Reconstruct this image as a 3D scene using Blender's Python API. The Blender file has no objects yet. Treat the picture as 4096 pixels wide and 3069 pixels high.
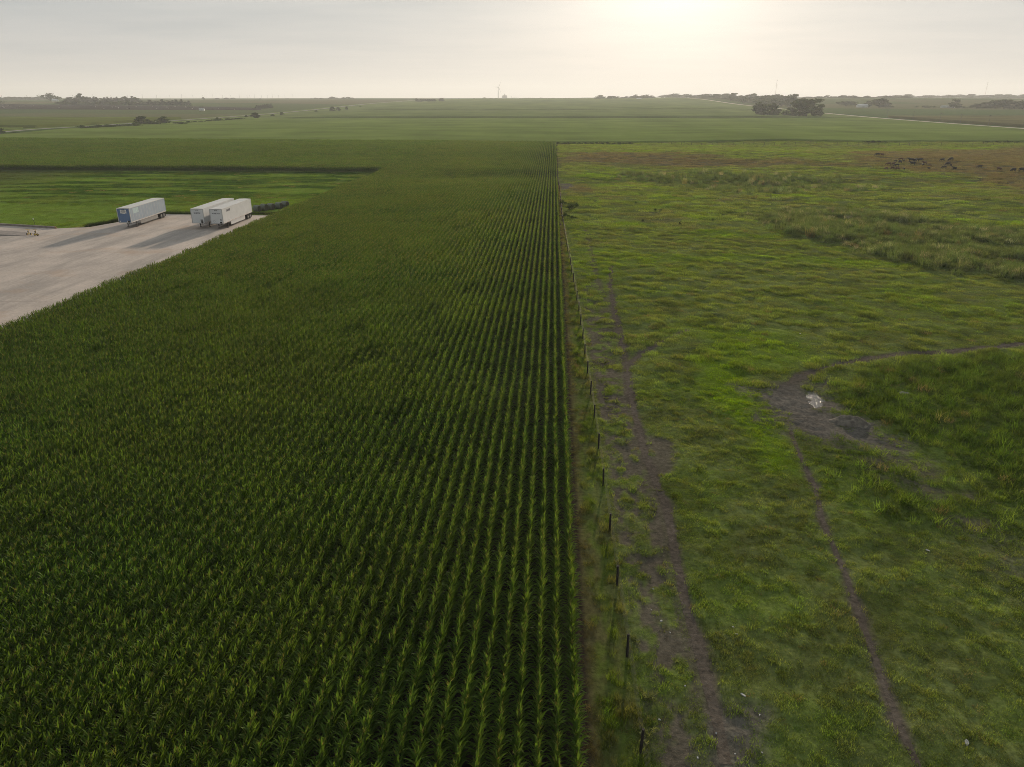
import bpy, bmesh, math, random
import numpy as np
from mathutils import Vector, Matrix

R = math.radians
SC = bpy.context.scene
C = SC.collection

# ------------------------------------------------------------------ camera
F_PX, HOR, CAMZ = 2850.0, 390.0, 25.0          # focal length in photo pixels, horizon row, flying height
PITCH = math.atan((1534.5 - HOR) / F_PX)
YAW = math.atan((2215.0 - 2048.0) / (F_PX / math.cos(PITCH)))
cam_d = bpy.data.cameras.new('camera')
cam = bpy.data.objects.new('camera', cam_d)
C.objects.link(cam)
cam.location = (0, 0, CAMZ)
cam.rotation_euler = (math.pi / 2 - PITCH, 0, YAW)
cam_d.sensor_fit = 'HORIZONTAL'
cam_d.sensor_width = 36.0
cam_d.lens = 36.0 * F_PX / 4096.0
cam_d.clip_start = 0.5
cam_d.clip_end = 40000
SC.camera = cam

# ------------------------------------------------------------------ light
SUN_EL, SUN_AZ = 11.5, 8.5                      # degrees above horizon, degrees right of +Y
sdir = Vector((math.sin(R(SUN_AZ)) * math.cos(R(SUN_EL)), math.cos(R(SUN_AZ)) * math.cos(R(SUN_EL)), math.sin(R(SUN_EL))))
sun_d = bpy.data.lights.new('sun', 'SUN')
sun_d.energy = 5.0
sun_d.angle = R(1.6)
sun_d.color = (1.0, 0.83, 0.64)
sun = bpy.data.objects.new('sun', sun_d)
C.objects.link(sun)
sun.rotation_euler = (-sdir).to_track_quat('-Z', 'Y').to_euler()
sun.location = (200, 300, 300)

W = bpy.data.worlds.new('World')
SC.world = W
W.use_nodes = True
nt = W.node_tree
nt.nodes.clear()


def N(tree, typ, **kw):
    n = tree.nodes.new(typ)
    for k, v in kw.items():
        setattr(n, k, v)
    return n


def mth(tree, op, a, b=None, clamp=False):
    n = N(tree, 'ShaderNodeMath', operation=op, use_clamp=clamp)
    for i, v in enumerate((a, b)):
        if v is None:
            continue
        if isinstance(v, (int, float)):
            n.inputs[i].default_value = v
        else:
            tree.links.new(v, n.inputs[i])
    return n.outputs[0]


def mixc(tree, fac, a, b, mode='MIX'):
    n = N(tree, 'ShaderNodeMix', data_type='RGBA', blend_type=mode)
    n.clamp_factor = True
    for i, v in ((0, fac), (6, a), (7, b)):
        if isinstance(v, (int, float)):
            n.inputs[i].default_value = v
        elif isinstance(v, tuple):
            n.inputs[i].default_value = (*v, 1.0) if len(v) == 3 else v
        else:
            tree.links.new(v, n.inputs[i])
    return n.outputs[2]


sky = N(nt, 'ShaderNodeTexSky', sky_type='NISHITA', sun_disc=False)
sky.sun_elevation = R(SUN_EL)
sky.sun_rotation = R(SUN_AZ)
sky.altitude = 500
sky.air_density = 1.0
sky.dust_density = 6.0
sky.ozone_density = 1.0
tc = N(nt, 'ShaderNodeTexCoord')
nrm = N(nt, 'ShaderNodeVectorMath', operation='NORMALIZE')
nt.links.new(tc.outputs['Generated'], nrm.inputs[0])
dt = N(nt, 'ShaderNodeVectorMath', operation='DOT_PRODUCT')
nt.links.new(nrm.outputs[0], dt.inputs[0])
dt.inputs[1].default_value = sdir
sp = N(nt, 'ShaderNodeSeparateXYZ')
nt.links.new(nrm.outputs[0], sp.inputs[0])
dot = mth(nt, 'MAXIMUM', dt.outputs['Value'], 0.0)
el = mth(nt, 'MAXIMUM', sp.outputs['Z'], 0.0)
# thin high overcast: even grey veil, warmer towards the horizon, brighter around the sun
hz = mth(nt, 'POWER', mth(nt, 'SUBTRACT', 1.0, el), 9.0)
veil = mixc(nt, hz, (0.44, 0.49, 0.515), (0.67, 0.63, 0.585))
wide = mth(nt, 'MULTIPLY', mth(nt, 'POWER', dot, 10.0), 0.25)
mid = mth(nt, 'MULTIPLY', mth(nt, 'POWER', dot, 110.0), 0.44)
core = mth(nt, 'MULTIPLY', mth(nt, 'POWER', dot, 900.0), 3.0)
# streaky cloud layer on a plane overhead
pl = N(nt, 'ShaderNodeVectorMath', operation='DIVIDE')
nt.links.new(nrm.outputs[0], pl.inputs[0])
cz = N(nt, 'ShaderNodeCombineXYZ')
zz = mth(nt, 'ADD', el, 0.06)
for i in range(3):
    nt.links.new(zz, cz.inputs[i])
nt.links.new(cz.outputs[0], pl.inputs[1])
mp = N(nt, 'ShaderNodeMapping')
mp.inputs['Scale'].default_value = (0.55, 0.9, 0.0)
mp.inputs['Rotation'].default_value = (0, 0, R(-12))
nt.links.new(pl.outputs[0], mp.inputs['Vector'])
cn = N(nt, 'ShaderNodeTexNoise')
cn.inputs['Scale'].default_value = 1.1
cn.inputs['Detail'].default_value = 6.0
cn.inputs['Roughness'].default_value = 0.55
nt.links.new(mp.outputs[0], cn.inputs['Vector'])
cl = N(nt, 'ShaderNodeMapRange')
cl.inputs['From Min'].default_value = 0.38
cl.inputs['From Max'].default_value = 0.66
nt.links.new(cn.outputs['Fac'], cl.inputs['Value'])
thick = mth(nt, 'MULTIPLY', cl.outputs[0], mth(nt, 'MULTIPLY', el, 8.0, True))
veil = mixc(nt, mth(nt, 'MULTIPLY', thick, 0.5), veil, (0.33, 0.38, 0.41))
g1 = mixc(nt, 1.0, veil, mixc(nt, wide, (0, 0, 0), (1.0, 0.885, 0.765)), 'ADD')
g2n = N(nt, 'ShaderNodeVectorMath', operation='SCALE')
g2n.inputs[0].default_value = (1.0, 0.90, 0.78)
nt.links.new(mid, g2n.inputs['Scale'])
g3n = N(nt, 'ShaderNodeVectorMath', operation='SCALE')
g3n.inputs[0].default_value = (1.0, 0.92, 0.80)
nt.links.new(core, g3n.inputs['Scale'])
a1 = N(nt, 'ShaderNodeVectorMath', operation='ADD')
nt.links.new(g1, a1.inputs[0])
nt.links.new(g2n.outputs[0], a1.inputs[1])
a2 = N(nt, 'ShaderNodeVectorMath', operation='ADD')
nt.links.new(a1.outputs[0], a2.inputs[0])
nt.links.new(g3n.outputs[0], a2.inputs[1])
bgA = N(nt, 'ShaderNodeBackground')
nt.links.new(sky.outputs[0], bgA.inputs['Color'])
bgA.inputs['Strength'].default_value = 0.05
bgB = N(nt, 'ShaderNodeBackground')
nt.links.new(a2.outputs[0], bgB.inputs['Color'])
bgB.inputs['Strength'].default_value = 1.0
mx = N(nt, 'ShaderNodeMixShader')
mx.inputs[0].default_value = 0.95
nt.links.new(bgA.outputs[0], mx.inputs[1])
nt.links.new(bgB.outputs[0], mx.inputs[2])
wo = N(nt, 'ShaderNodeOutputWorld')
nt.links.new(mx.outputs[0], wo.inputs['Surface'])

SC.view_settings.view_transform = 'Standard'
SC.view_settings.look = 'None'
SC.view_settings.exposure = 0.0
SC.view_settings.gamma = 1.0
SC.view_settings.use_curve_mapping = False
cy = SC.cycles
cy.use_denoising = True
cy.denoising_prefilter = 'NONE'
cy.denoising_input_passes = 'RGB_ALBEDO_NORMAL'
cy.filter_width = 0.9
cy.max_bounces = 6
cy.diffuse_bounces = 3
cy.glossy_bounces = 2
cy.transmission_bounces = 4
cy.transparent_max_bounces = 4
cy.volume_bounces = 1
cy.caustics_reflective = False
cy.caustics_refractive = False

rng = np.random.default_rng(11)
random.seed(11)


# ------------------------------------------------------------------ numeric helpers
def ss(a, b, x):
    t = np.clip((np.asarray(x, float) - a) / (b - a), 0, 1)
    return t * t * (3 - 2 * t)


def _h(ix, iy, seed):
    n = (ix.astype(np.int64) * 374761393 + iy.astype(np.int64) * 668265263 + seed * 974711) & 0xffffffff
    n = ((n ^ (n >> 13)) * 1274126177) & 0xffffffff
    n = n ^ (n >> 16)
    return (n & 0xffff) / 65535.0


def vnoise(x, y, seed=0):
    x = np.asarray(x, float)
    y = np.asarray(y, float)
    ix = np.floor(x)
    iy = np.floor(y)
    fx = x - ix
    fy = y - iy
    fx = fx * fx * (3 - 2 * fx)
    fy = fy * fy * (3 - 2 * fy)
    a = _h(ix, iy, seed)
    b = _h(ix + 1, iy, seed)
    c = _h(ix, iy + 1, seed)
    d = _h(ix + 1, iy + 1, seed)
    return (a * (1 - fx) + b * fx) * (1 - fy) + (c * (1 - fx) + d * fx) * fy


def fbm(x, y, seed=0, oct=3):
    s, a, t = 0, 1.0, 0
    for i in range(oct):
        s = s + a * vnoise(np.asarray(x) * 2 ** i + 7.3 * i, np.asarray(y) * 2 ** i + 3.1 * i, seed + i)
        t += a
        a *= 0.5
    return s / t


def T(x, y):
    """height of the land"""
    x = np.asarray(x, float)
    y = np.asarray(y, float)
    z = 17.0 * ss(650, 2600, y)
    z = z - 1.1 * np.exp(-((y - 240) / 15.0) ** 2) * ss(-75, -40, x)
    z = z + 0.75 * np.sin((y - 300) / 36.0 + x * 0.004) * ss(262, 330, y) * (1 - ss(520, 700, y))
    past = ss(8, 60, x) * ss(60, 130, y) * (1 - ss(430, 700, y))
    z = z + past * (fbm(x / 70, y / 70, 5, 2) - 0.5) * 3.0
    z = z + 6.0 * ss(1250, 2300, y) * ss(230, 420, x)
    far = ss(700, 1500, y)
    z = z + far * (fbm(x / 900, y / 900, 9, 2) - 0.5) * 9.0
    return z


def ray(px, py):
    u = (px - 2048) / F_PX
    v = (1534.5 - py) / F_PX
    f = math.cos(PITCH) + v * math.sin(PITCH)
    up = -math.sin(PITCH) + v * math.cos(PITCH)
    return (u * math.cos(YAW) - f * math.sin(YAW), u * math.sin(YAW) + f * math.cos(YAW), up)


_TT = 15.0 * (14000 / 15.0) ** (np.arange(6000) / 5999.0)


def gt(px, py, h=0.0):
    """the point of the land (or h above it) seen at a photo pixel"""
    r = ray(px, py)
    X, Y, Z = r[0] * _TT, r[1] * _TT, CAMZ + r[2] * _TT
    below = np.nonzero(Z < T(X, Y) + h)[0]
    i = below[0] if len(below) else len(_TT) - 1
    return float(X[i]), float(Y[i])


def gw(px, dist):
    """point on the land along the pixel column's bearing at a given forward distance"""
    r = ray(px, HOR)
    k = dist / math.hypot(r[0], r[1])
    return r[0] * k, r[1] * k


def polyd(x, y, pts):
    """distance from points to a polyline"""
    d = np.full(np.shape(x), 1e9)
    for (ax, ay), (bx, by) in zip(pts[:-1], pts[1:]):
        ux, uy = bx - ax, by - ay
        L = ux * ux + uy * uy + 1e-9
        t = np.clip(((x - ax) * ux + (y - ay) * uy) / L, 0, 1)
        d = np.minimum(d, np.hypot(x - ax - t * ux, y - ay - t * uy))
    return d


def polysd(x, y, pts):
    """signed distance to a polygon, negative inside"""
    d = polyd(x, y, list(pts) + [pts[0]])
    ins = np.zeros(np.shape(x), bool)
    n = len(pts)
    for i in range(n):
        x1, y1 = pts[i]
        x2, y2 = pts[(i + 1) % n]
        if y1 == y2:
            continue
        c = ((y1 > y) != (y2 > y)) & (x < (x2 - x1) * (y - y1) / (y2 - y1) + x1)
        ins ^= c
    return np.where(ins, -d, d)


# ------------------------------------------------------------------ object helpers
def tag(o, label=None, cat=None, group=None, kind=None):
    if label:
        o['label'] = label
    if cat:
        o['category'] = cat
    if group:
        o['group'] = group
    if kind:
        o['kind'] = kind
    return o


def empty(name, loc, rz=0.0):
    o = bpy.data.objects.new(name, None)
    o.empty_display_size = 0.3
    C.objects.link(o)
    o.location = loc
    o.rotation_euler = (0, 0, rz)
    return o


def mobj(name, me, parent=None, mats=None, link=True):
    o = bpy.data.objects.new(name, me)
    if link:
        C.objects.link(o)
    if mats is not None:
        for m in (mats if isinstance(mats, (list, tuple)) else [mats]):
            if m.name not in [q.name for q in me.materials if q]:
                me.materials.append(m)
    if parent is not None:
        o.parent = parent
    return o


def pymesh(name, v, f, smooth=False):
    me = bpy.data.meshes.new(name)
    me.from_pydata([tuple(p) for p in v], [], [tuple(q) for q in f])
    if smooth:
        me.polygons.foreach_set('use_smooth', [True] * len(me.polygons))
    me.update()
    return me


class MB:
    """collects shapes for one mesh"""

    def __init__(self):
        self.v, self.f, self.m = [], [], []

    def add(self, v, f, mi=0):
        o = len(self.v)
        self.v += [tuple(p) for p in v]
        self.f += [tuple(i + o for i in q) for q in f]
        self.m += [mi] * len(f)

    def box(self, x0, x1, y0, y1, z0, z1, mi=0):
        self.add([(x0, y0, z0), (x1, y0, z0), (x1, y1, z0), (x0, y1, z0), (x0, y0, z1), (x1, y0, z1), (x1, y1, z1), (x0, y1, z1)],
                 [(0, 3, 2, 1), (4, 5, 6, 7), (0, 1, 5, 4), (1, 2, 6, 5), (2, 3, 7, 6), (3, 0, 4, 7)], mi)

    def tube(self, pts, rad, n=8, mi=0, cap=True):
        pts = [Vector(p) for p in pts]
        if not isinstance(rad, (list, tuple)):
            rad = [rad] * len(pts)
        rings = []
        for i, p in enumerate(pts):
            d = (pts[min(i + 1, len(pts) - 1)] - pts[max(i - 1, 0)]).normalized()
            a = d.cross(Vector((0, 0, 1)))
            if a.length < 1e-3:
                a = Vector((1, 0, 0))
            a.normalize()
            b = d.cross(a)
            rings.append([p + (a * math.cos(k * 2 * math.pi / n) + b * math.sin(k * 2 * math.pi / n)) * rad[i] for k in range(n)])
        v = [q for r in rings for q in r]
        f = []
        for i in range(len(pts) - 1):
            for k in range(n):
                f.append((i * n + k, i * n + (k + 1) % n, (i + 1) * n + (k + 1) % n, (i + 1) * n + k))
        if cap:
            f.append(tuple(range(n - 1, -1, -1)))
            f.append(tuple((len(pts) - 1) * n + k for k in range(n)))
        self.add(v, f, mi)

    def lathe_x(self, prof, cx, cy, cz, n=20, mi=0):
        """profile of (x offset, radius) turned about an axis parallel to x"""
        v, f = [], []
        for (dx, r) in prof:
            for k in range(n):
                a = 2 * math.pi * k / n
                v.append((cx + dx, cy + r * math.cos(a), cz + r * math.sin(a)))
        for i in range(len(prof) - 1):
            for k in range(n):
                f.append((i * n + k, i * n + (k + 1) % n, (i + 1) * n + (k + 1) % n, (i + 1) * n + k))
        f.append(tuple(range(n)))
        f.append(tuple((len(prof) - 1) * n + n - 1 - k for k in range(n)))
        self.add(v, f, mi)

    def mesh(self, name, smooth=False):
        me = pymesh(name, self.v, self.f, smooth)
        if any(self.m):
            me.polygons.foreach_set('material_index', self.m)
        return me

    def build(self, name, mat, parent=None, smooth=False):
        return mobj(name, self.mesh(name, smooth), parent, mat)


def copytree(o, parent=None):
    c = o.copy()
    C.objects.link(c)
    c.parent = parent
    for ch in o.children:
        copytree(ch, c)
    return c


# ------------------------------------------------------------------ materials
def newmat(name):
    m = bpy.data.materials.new(name)
    m.use_nodes = True
    t = m.node_tree
    t.nodes.clear()
    out = N(t, 'ShaderNodeOutputMaterial')
    return m, t, out


def noise(t, scale, detail=3.0, rough=0.55, vec=None, stretch=None):
    n = N(t, 'ShaderNodeTexNoise')
    n.inputs['Scale'].default_value = scale
    n.inputs['Detail'].default_value = detail
    n.inputs['Roughness'].default_value = rough
    if vec is None:
        g = N(t, 'ShaderNodeNewGeometry')
        vec = g.outputs['Position']
    if stretch:
        mpn = N(t, 'ShaderNodeMapping')
        mpn.inputs['Scale'].default_value = stretch
        t.links.new(vec, mpn.inputs['Vector'])
        vec = mpn.outputs[0]
    t.links.new(vec, n.inputs['Vector'])
    return n.outputs['Fac']


def rng_map(t, v, a, b, c, d):
    n = N(t, 'ShaderNodeMapRange')
    for i, q in enumerate((a, b, c, d)):
        n.inputs[i + 1].default_value = q
    t.links.new(v, n.inputs[0])
    return n.outputs[0]


def simple(name, col, rough=0.6, metal=0.0, var=0.12, scale=3.0, col2=None, bump=0.0, bscale=20.0, spec=0.5):
    m, t, out = newmat(name)
    p = N(t, 'ShaderNodeBsdfPrincipled')
    p.inputs['Roughness'].default_value = rough
    p.inputs['Metallic'].default_value = metal
    p.inputs['Specular IOR Level'].default_value = spec
    tco = N(t, 'ShaderNodeTexCoord')
    f = noise(t, scale, 5.0, 0.6, tco.outputs['Object'])
    f = rng_map(t, f, 0.3, 0.7, 0.0, 1.0)
    c2 = col2 if col2 else tuple(max(0.0, c * (1 - 2 * var)) for c in col)
    t.links.new(mixc(t, f, c2, col), p.inputs['Base Color'])
    if bump:
        b = N(t, 'ShaderNodeBump')
        b.inputs['Strength'].default_value = bump
        t.links.new(noise(t, bscale, 4.0, 0.6, tco.outputs['Object']), b.inputs['Height'])
        t.links.new(b.outputs[0], p.inputs['Normal'])
    t.links.new(p.outputs[0], out.inputs[0])
    return m


def leafmat(name, col_socket_fn, trans=0.4, gloss=0.06):
    m, t, out = newmat(name)
    c = col_socket_fn(t)
    d = N(t, 'ShaderNodeBsdfDiffuse')
    tr = N(t, 'ShaderNodeBsdfTranslucent')
    t.links.new(c, d.inputs[0])
    t.links.new(mixc(t, 1.0, c, (1.15, 1.12, 0.55), 'MULTIPLY'), tr.inputs[0])
    ms = N(t, 'ShaderNodeMixShader')
    ms.inputs[0].default_value = trans
    t.links.new(d.outputs[0], ms.inputs[1])
    t.links.new(tr.outputs[0], ms.inputs[2])
    last = ms.outputs[0]
    if gloss:
        gl = N(t, 'ShaderNodeBsdfGlossy')
        gl.inputs['Roughness'].default_value = 0.5
        gl.inputs['Color'].default_value = (0.9, 0.9, 0.9, 1)
        m2 = N(t, 'ShaderNodeMixShader')
        m2.inputs[0].default_value = gloss
        t.links.new(last, m2.inputs[1])
        t.links.new(gl.outputs[0], m2.inputs[2])
        last = m2.outputs[0]
    t.links.new(last, out.inputs[0])
    return m


def island(t):
    g = N(t, 'ShaderNodeNewGeometry')
    return g.outputs['Random Per Island']


def corn_leaf_col(t):
    base = mixc(t, island(t), (0.038, 0.096, 0.013), (0.120, 0.200, 0.027))
    f = rng_map(t, noise(t, 0.045, 3.0), 0.35, 0.65, 0.0, 1.0)
    base = mixc(t, f, base, mixc(t, 0.5, base, (0.128, 0.172, 0.022)))
    k = rng_map(t, noise(t, 2.1, 2.0), 0.3, 0.7, 0.72, 1.22)
    k2 = rng_map(t, noise(t, 0.16, 4.0, 0.6), 0.32, 0.68, 0.78, 1.16)
    n = N(t, 'ShaderNodeVectorMath', operation='SCALE')
    t.links.new(base, n.inputs[0])
    t.links.new(mth(t, 'MULTIPLY', k, k2), n.inputs['Scale'])
    return n.outputs[0]


def tassel_col(t):
    return mixc(t, island(t), (0.19, 0.18, 0.055), (0.30, 0.27, 0.10))


def inst_col(t, lo=0.6, hi=1.35):
    a = N(t, 'ShaderNodeAttribute', attribute_type='INSTANCER', attribute_name='col')
    v = rng_map(t, island(t), 0, 1, lo, hi)
    n = N(t, 'ShaderNodeVectorMath', operation='SCALE')
    t.links.new(a.outputs['Color'], n.inputs[0])
    t.links.new(v, n.inputs['Scale'])
    return n.outputs[0]


M_CORN = leafmat('corn_leaf', corn_leaf_col, 0.55, 0.008)
M_TASSEL = leafmat('corn_tassel', tassel_col, 0.5, 0.0)
M_GRASS = leafmat('grass_blade', inst_col, 0.58, 0.0)


def treecol(c1, c2):
    def f(t):
        o = N(t, 'ShaderNodeObjectInfo')
        c = mixc(t, island(t), c1, c2)
        k = rng_map(t, o.outputs['Random'], 0, 1, 0.75, 1.25)
        n = N(t, 'ShaderNodeVectorMath', operation='SCALE')
        t.links.new(c, n.inputs[0])
        t.links.new(k, n.inputs['Scale'])
        return n.outputs[0]
    return f


M_LEAF = leafmat('tree_leaf', treecol((0.028, 0.05, 0.012), (0.06, 0.085, 0.02)), 0.3, 0.0)
M_NEEDLE = leafmat('conifer_needle', treecol((0.018, 0.032, 0.014), (0.035, 0.05, 0.02)), 0.15, 0.0)
M_WEED = leafmat('weed_leaf', treecol((0.13, 0.15, 0.045), (0.22, 0.23, 0.09)), 0.4, 0.0)
M_BARK = simple('bark', (0.07, 0.055, 0.042), 0.9, var=0.25, scale=8)


def ground_material():
    m, t, out = newmat('land_surface')
    a = N(t, 'ShaderNodeAttribute', attribute_type='GEOMETRY', attribute_name='col')
    b = N(t, 'ShaderNodeAttribute', attribute_type='GEOMETRY', attribute_name='bare')
    f1 = rng_map(t, noise(t, 3.3, 6.0, 0.65), 0.3, 0.7, 0.6, 1.4)
    f2 = rng_map(t, noise(t, 0.18, 4.0, 0.6), 0.3, 0.7, 0.75, 1.25)
    n = N(t, 'ShaderNodeVectorMath', operation='SCALE')
    t.links.new(a.outputs['Color'], n.inputs[0])
    t.links.new(mth(t, 'MULTIPLY', f1, f2), n.inputs['Scale'])
    col = n.outputs[0]
    # pale stones and chaff on bare soil
    st = rng_map(t, noise(t, 11.0, 2.0, 0.5), 0.66, 0.72, 0.0, 1.0)
    col = mixc(t, mth(t, 'MULTIPLY', st, mth(t, 'MULTIPLY', b.outputs['Fac'], 0.6)), col, (0.20, 0.17, 0.14))
    p = N(t, 'ShaderNodeBsdfPrincipled')
    p.inputs['Roughness'].default_value = 0.95
    p.inputs['Specular IOR Level'].default_value = 0.0
    t.links.new(col, p.inputs['Base Color'])
    bm_ = N(t, 'ShaderNodeBump')
    bm_.inputs['Strength'].default_value = 0.7
    bm_.inputs['Distance'].default_value = 0.08
    t.links.new(noise(t, 5.0, 6.0, 0.65), bm_.inputs['Height'])
    t.links.new(bm_.outputs[0], p.inputs['Normal'])
    t.links.new(p.outputs[0], out.inputs[0])
    return m


M_LAND = ground_material()


def crop_material(name, c1, c2, streak=(0.02, 0.004, 0.0), rowscale=0.0, bump=0.9):
    m, t, out = newmat(name)
    f1 = rng_map(t, noise(t, 1.3, 5.0, 0.7), 0.32, 0.68, 0.0, 1.0)
    f2 = rng_map(t, noise(t, 1.0, 4.0, 0.6, stretch=streak), 0.35, 0.65, 0.0, 1.0)
    f3 = rng_map(t, noise(t, 1.0, 3.0, 0.6, stretch=(0.012, 0.03, 0.0)), 0.35, 0.65, 0.82, 1.15)
    c = mixc(t, f1, c1, c2)
    c = mixc(t, mth(t, 'MULTIPLY', f2, 0.7), c, tuple(q * 1.25 for q in c2))
    n = N(t, 'ShaderNodeVectorMath', operation='SCALE')
    t.links.new(c, n.inputs[0])
    t.links.new(f3, n.inputs['Scale'])
    p = N(t, 'ShaderNodeBsdfPrincipled')
    p.inputs['Roughness'].default_value = 0.9
    p.inputs['Specular IOR Level'].default_value = 0.0
    t.links.new(n.outputs[0], p.inputs['Base Color'])
    b = N(t, 'ShaderNodeBump')
    b.inputs['Strength'].default_value = bump
    b.inputs['Distance'].default_value = 0.5
    t.links.new(noise(t, 1.1, 6.0, 0.7), b.inputs['Height'])
    t.links.new(b.outputs[0], p.inputs['Normal'])
    t.links.new(p.outputs[0], out.inputs[0])
    return m


# ------------------------------------------------------------------ lines taken from the photograph
K = 4096 / 2211.0


def px_line(pts, k=K):
    return [gt(a * k, b * k) for a, b in pts]


PATH_A = px_line([(1320, 575), (1318, 620), (1330, 690), (1345, 750), (1350, 790), (1365, 870), (1380, 930), (1395, 985), (1420, 1050),
                  (1440, 1090), (1455, 1180), (1475, 1280), (1505, 1390), (1528, 1480), (1550, 1560), (1568, 1650)])
PATH_A2 = px_line([(1382, 940), (1400, 1040), (1425, 1150), (1455, 1260), (1480, 1350), (1495, 1440), (1500, 1530)])
PATH_F = px_line([(1352, 792), (1385, 762), (1430, 735), (1485, 713)])
PATH_U = px_line([(2340, 913), (2357, 973), (2374, 1054), (2400, 1150), (2440, 1230)], 1.0)
PATH_B = px_line([(1690, 835), (1705, 930), (1730, 990), (1760, 1050), (1775, 1120), (1800, 1180), (1830, 1250), (1860, 1340), (1890, 1420),
                  (1915, 1490), (1940, 1560), (1985, 1657)])
PATH_C = px_line([(1695, 835), (1740, 805), (1830, 781), (1950, 763), (2080, 756), (2211, 742)])
MUD = px_line([(1615, 838), (1690, 822), (1745, 826), (1790, 862), (1845, 900), (1900, 935), (1985, 965), (1900, 968), (1820, 938), (1760, 932), (1705, 935), (1670, 900)])
PUDDLE = px_line([(3220, 1550), (3252, 1552), (3278, 1572), (3296, 1592), (3294, 1613), (3262, 1620), (3240, 1604), (3232, 1582)], 1.0)
LOWMUD = px_line([(1500, 1600), (1560, 1555), (1640, 1545), (1665, 1660), (1640, 1760), (1480, 1760)])
BARE_E = px_line([(1405, 945), (1440, 950), (1455, 985), (1430, 1020), (1402, 1000)])
BARE_R = px_line([(2095, 1150), (2180, 1165), (2260, 1230), (2300, 1330), (2190, 1290), (2120, 1210)])
WORN = px_line([(1740, 925), (1830, 930), (1980, 960), (2100, 1060), (2211, 1180), (2300, 1330), (2190, 1290), (2060, 1140), (1900, 1030), (1790, 985)])
BLACK_SPOT = px_line([(2230, 745), (2262, 735), (2300, 740), (2290, 752), (2262, 760)], 1.0)
LUSH1 = px_line([(1490, 770), (1590, 790), (1640, 850), (1690, 900), (1720, 1010), (1660, 1010), (1600, 930), (1520, 850)])
LUSH2 = px_line([(1480, 700), (1700, 715), (1780, 770), (1690, 800), (1560, 790)])
WET = px_line([(1850, 800), (1960, 775), (2230, 770), (2500, 1000), (2300, 1150), (2190, 1130), (2040, 980), (1930, 920), (1800, 880)])
WET2 = px_line([(1750, 935), (1900, 985), (2060, 1060), (2211, 1110), (2100, 1160), (1920, 1110), (1790, 1010)])
DRY1 = px_line([(1215, 332), (1300, 328), (1500, 334), (1720, 346), (1790, 358), (1600, 362), (1300, 358), (1215, 352)])
DRY2 = px_line([(1850, 330), (2000, 322), (2400, 318), (2500, 400), (2211, 420), (2130, 400), (2080, 378), (1960, 372), (1870, 352)])
DRY3 = px_line([(1225, 398), (1270, 400), (1290, 415), (1240, 420)])
REED1 = px_line([(1310, 380), (1500, 370), (1800, 388), (1850, 410), (1700, 425), (1500, 412)])
REED2 = px_line([(1590, 462), (1720, 455), (1850, 462), (2211, 500), (2500, 520), (2500, 640), (2211, 636), (2080, 590), (1960, 560), (1840, 535), (1720, 508)])
FENCE = [(4.45, 10.0), (4.1, 21.7), (4.08, 27.0), (4.0, 38.3), (3.95, 49.6), (3.87, 60.4), (3.75, 76.3), (3.7, 86.0)]
FENCE += [gt(2270, 1000), gt(2247, 870), gt(2238, 760), gt(2222, 640), gt(2218, 585)]


def fence_x(y):
    return np.interp(y, [p[1] for p in FENCE], [p[0] for p in FENCE])


CORN_X0, CORN_X1, ROW = -60.3, 1.75, 0.762
CORN_Y1 = 438.0
LOT = [(-175, 4), (-60.9, 4), (-60.9, 160.8), (-64.5, 161.9), (-89.5, 162.2), (-91.2, 157), (-95.5, 144.5), (-101.5, 142.3), (-116, 145.5), (-175, 158)]


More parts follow.
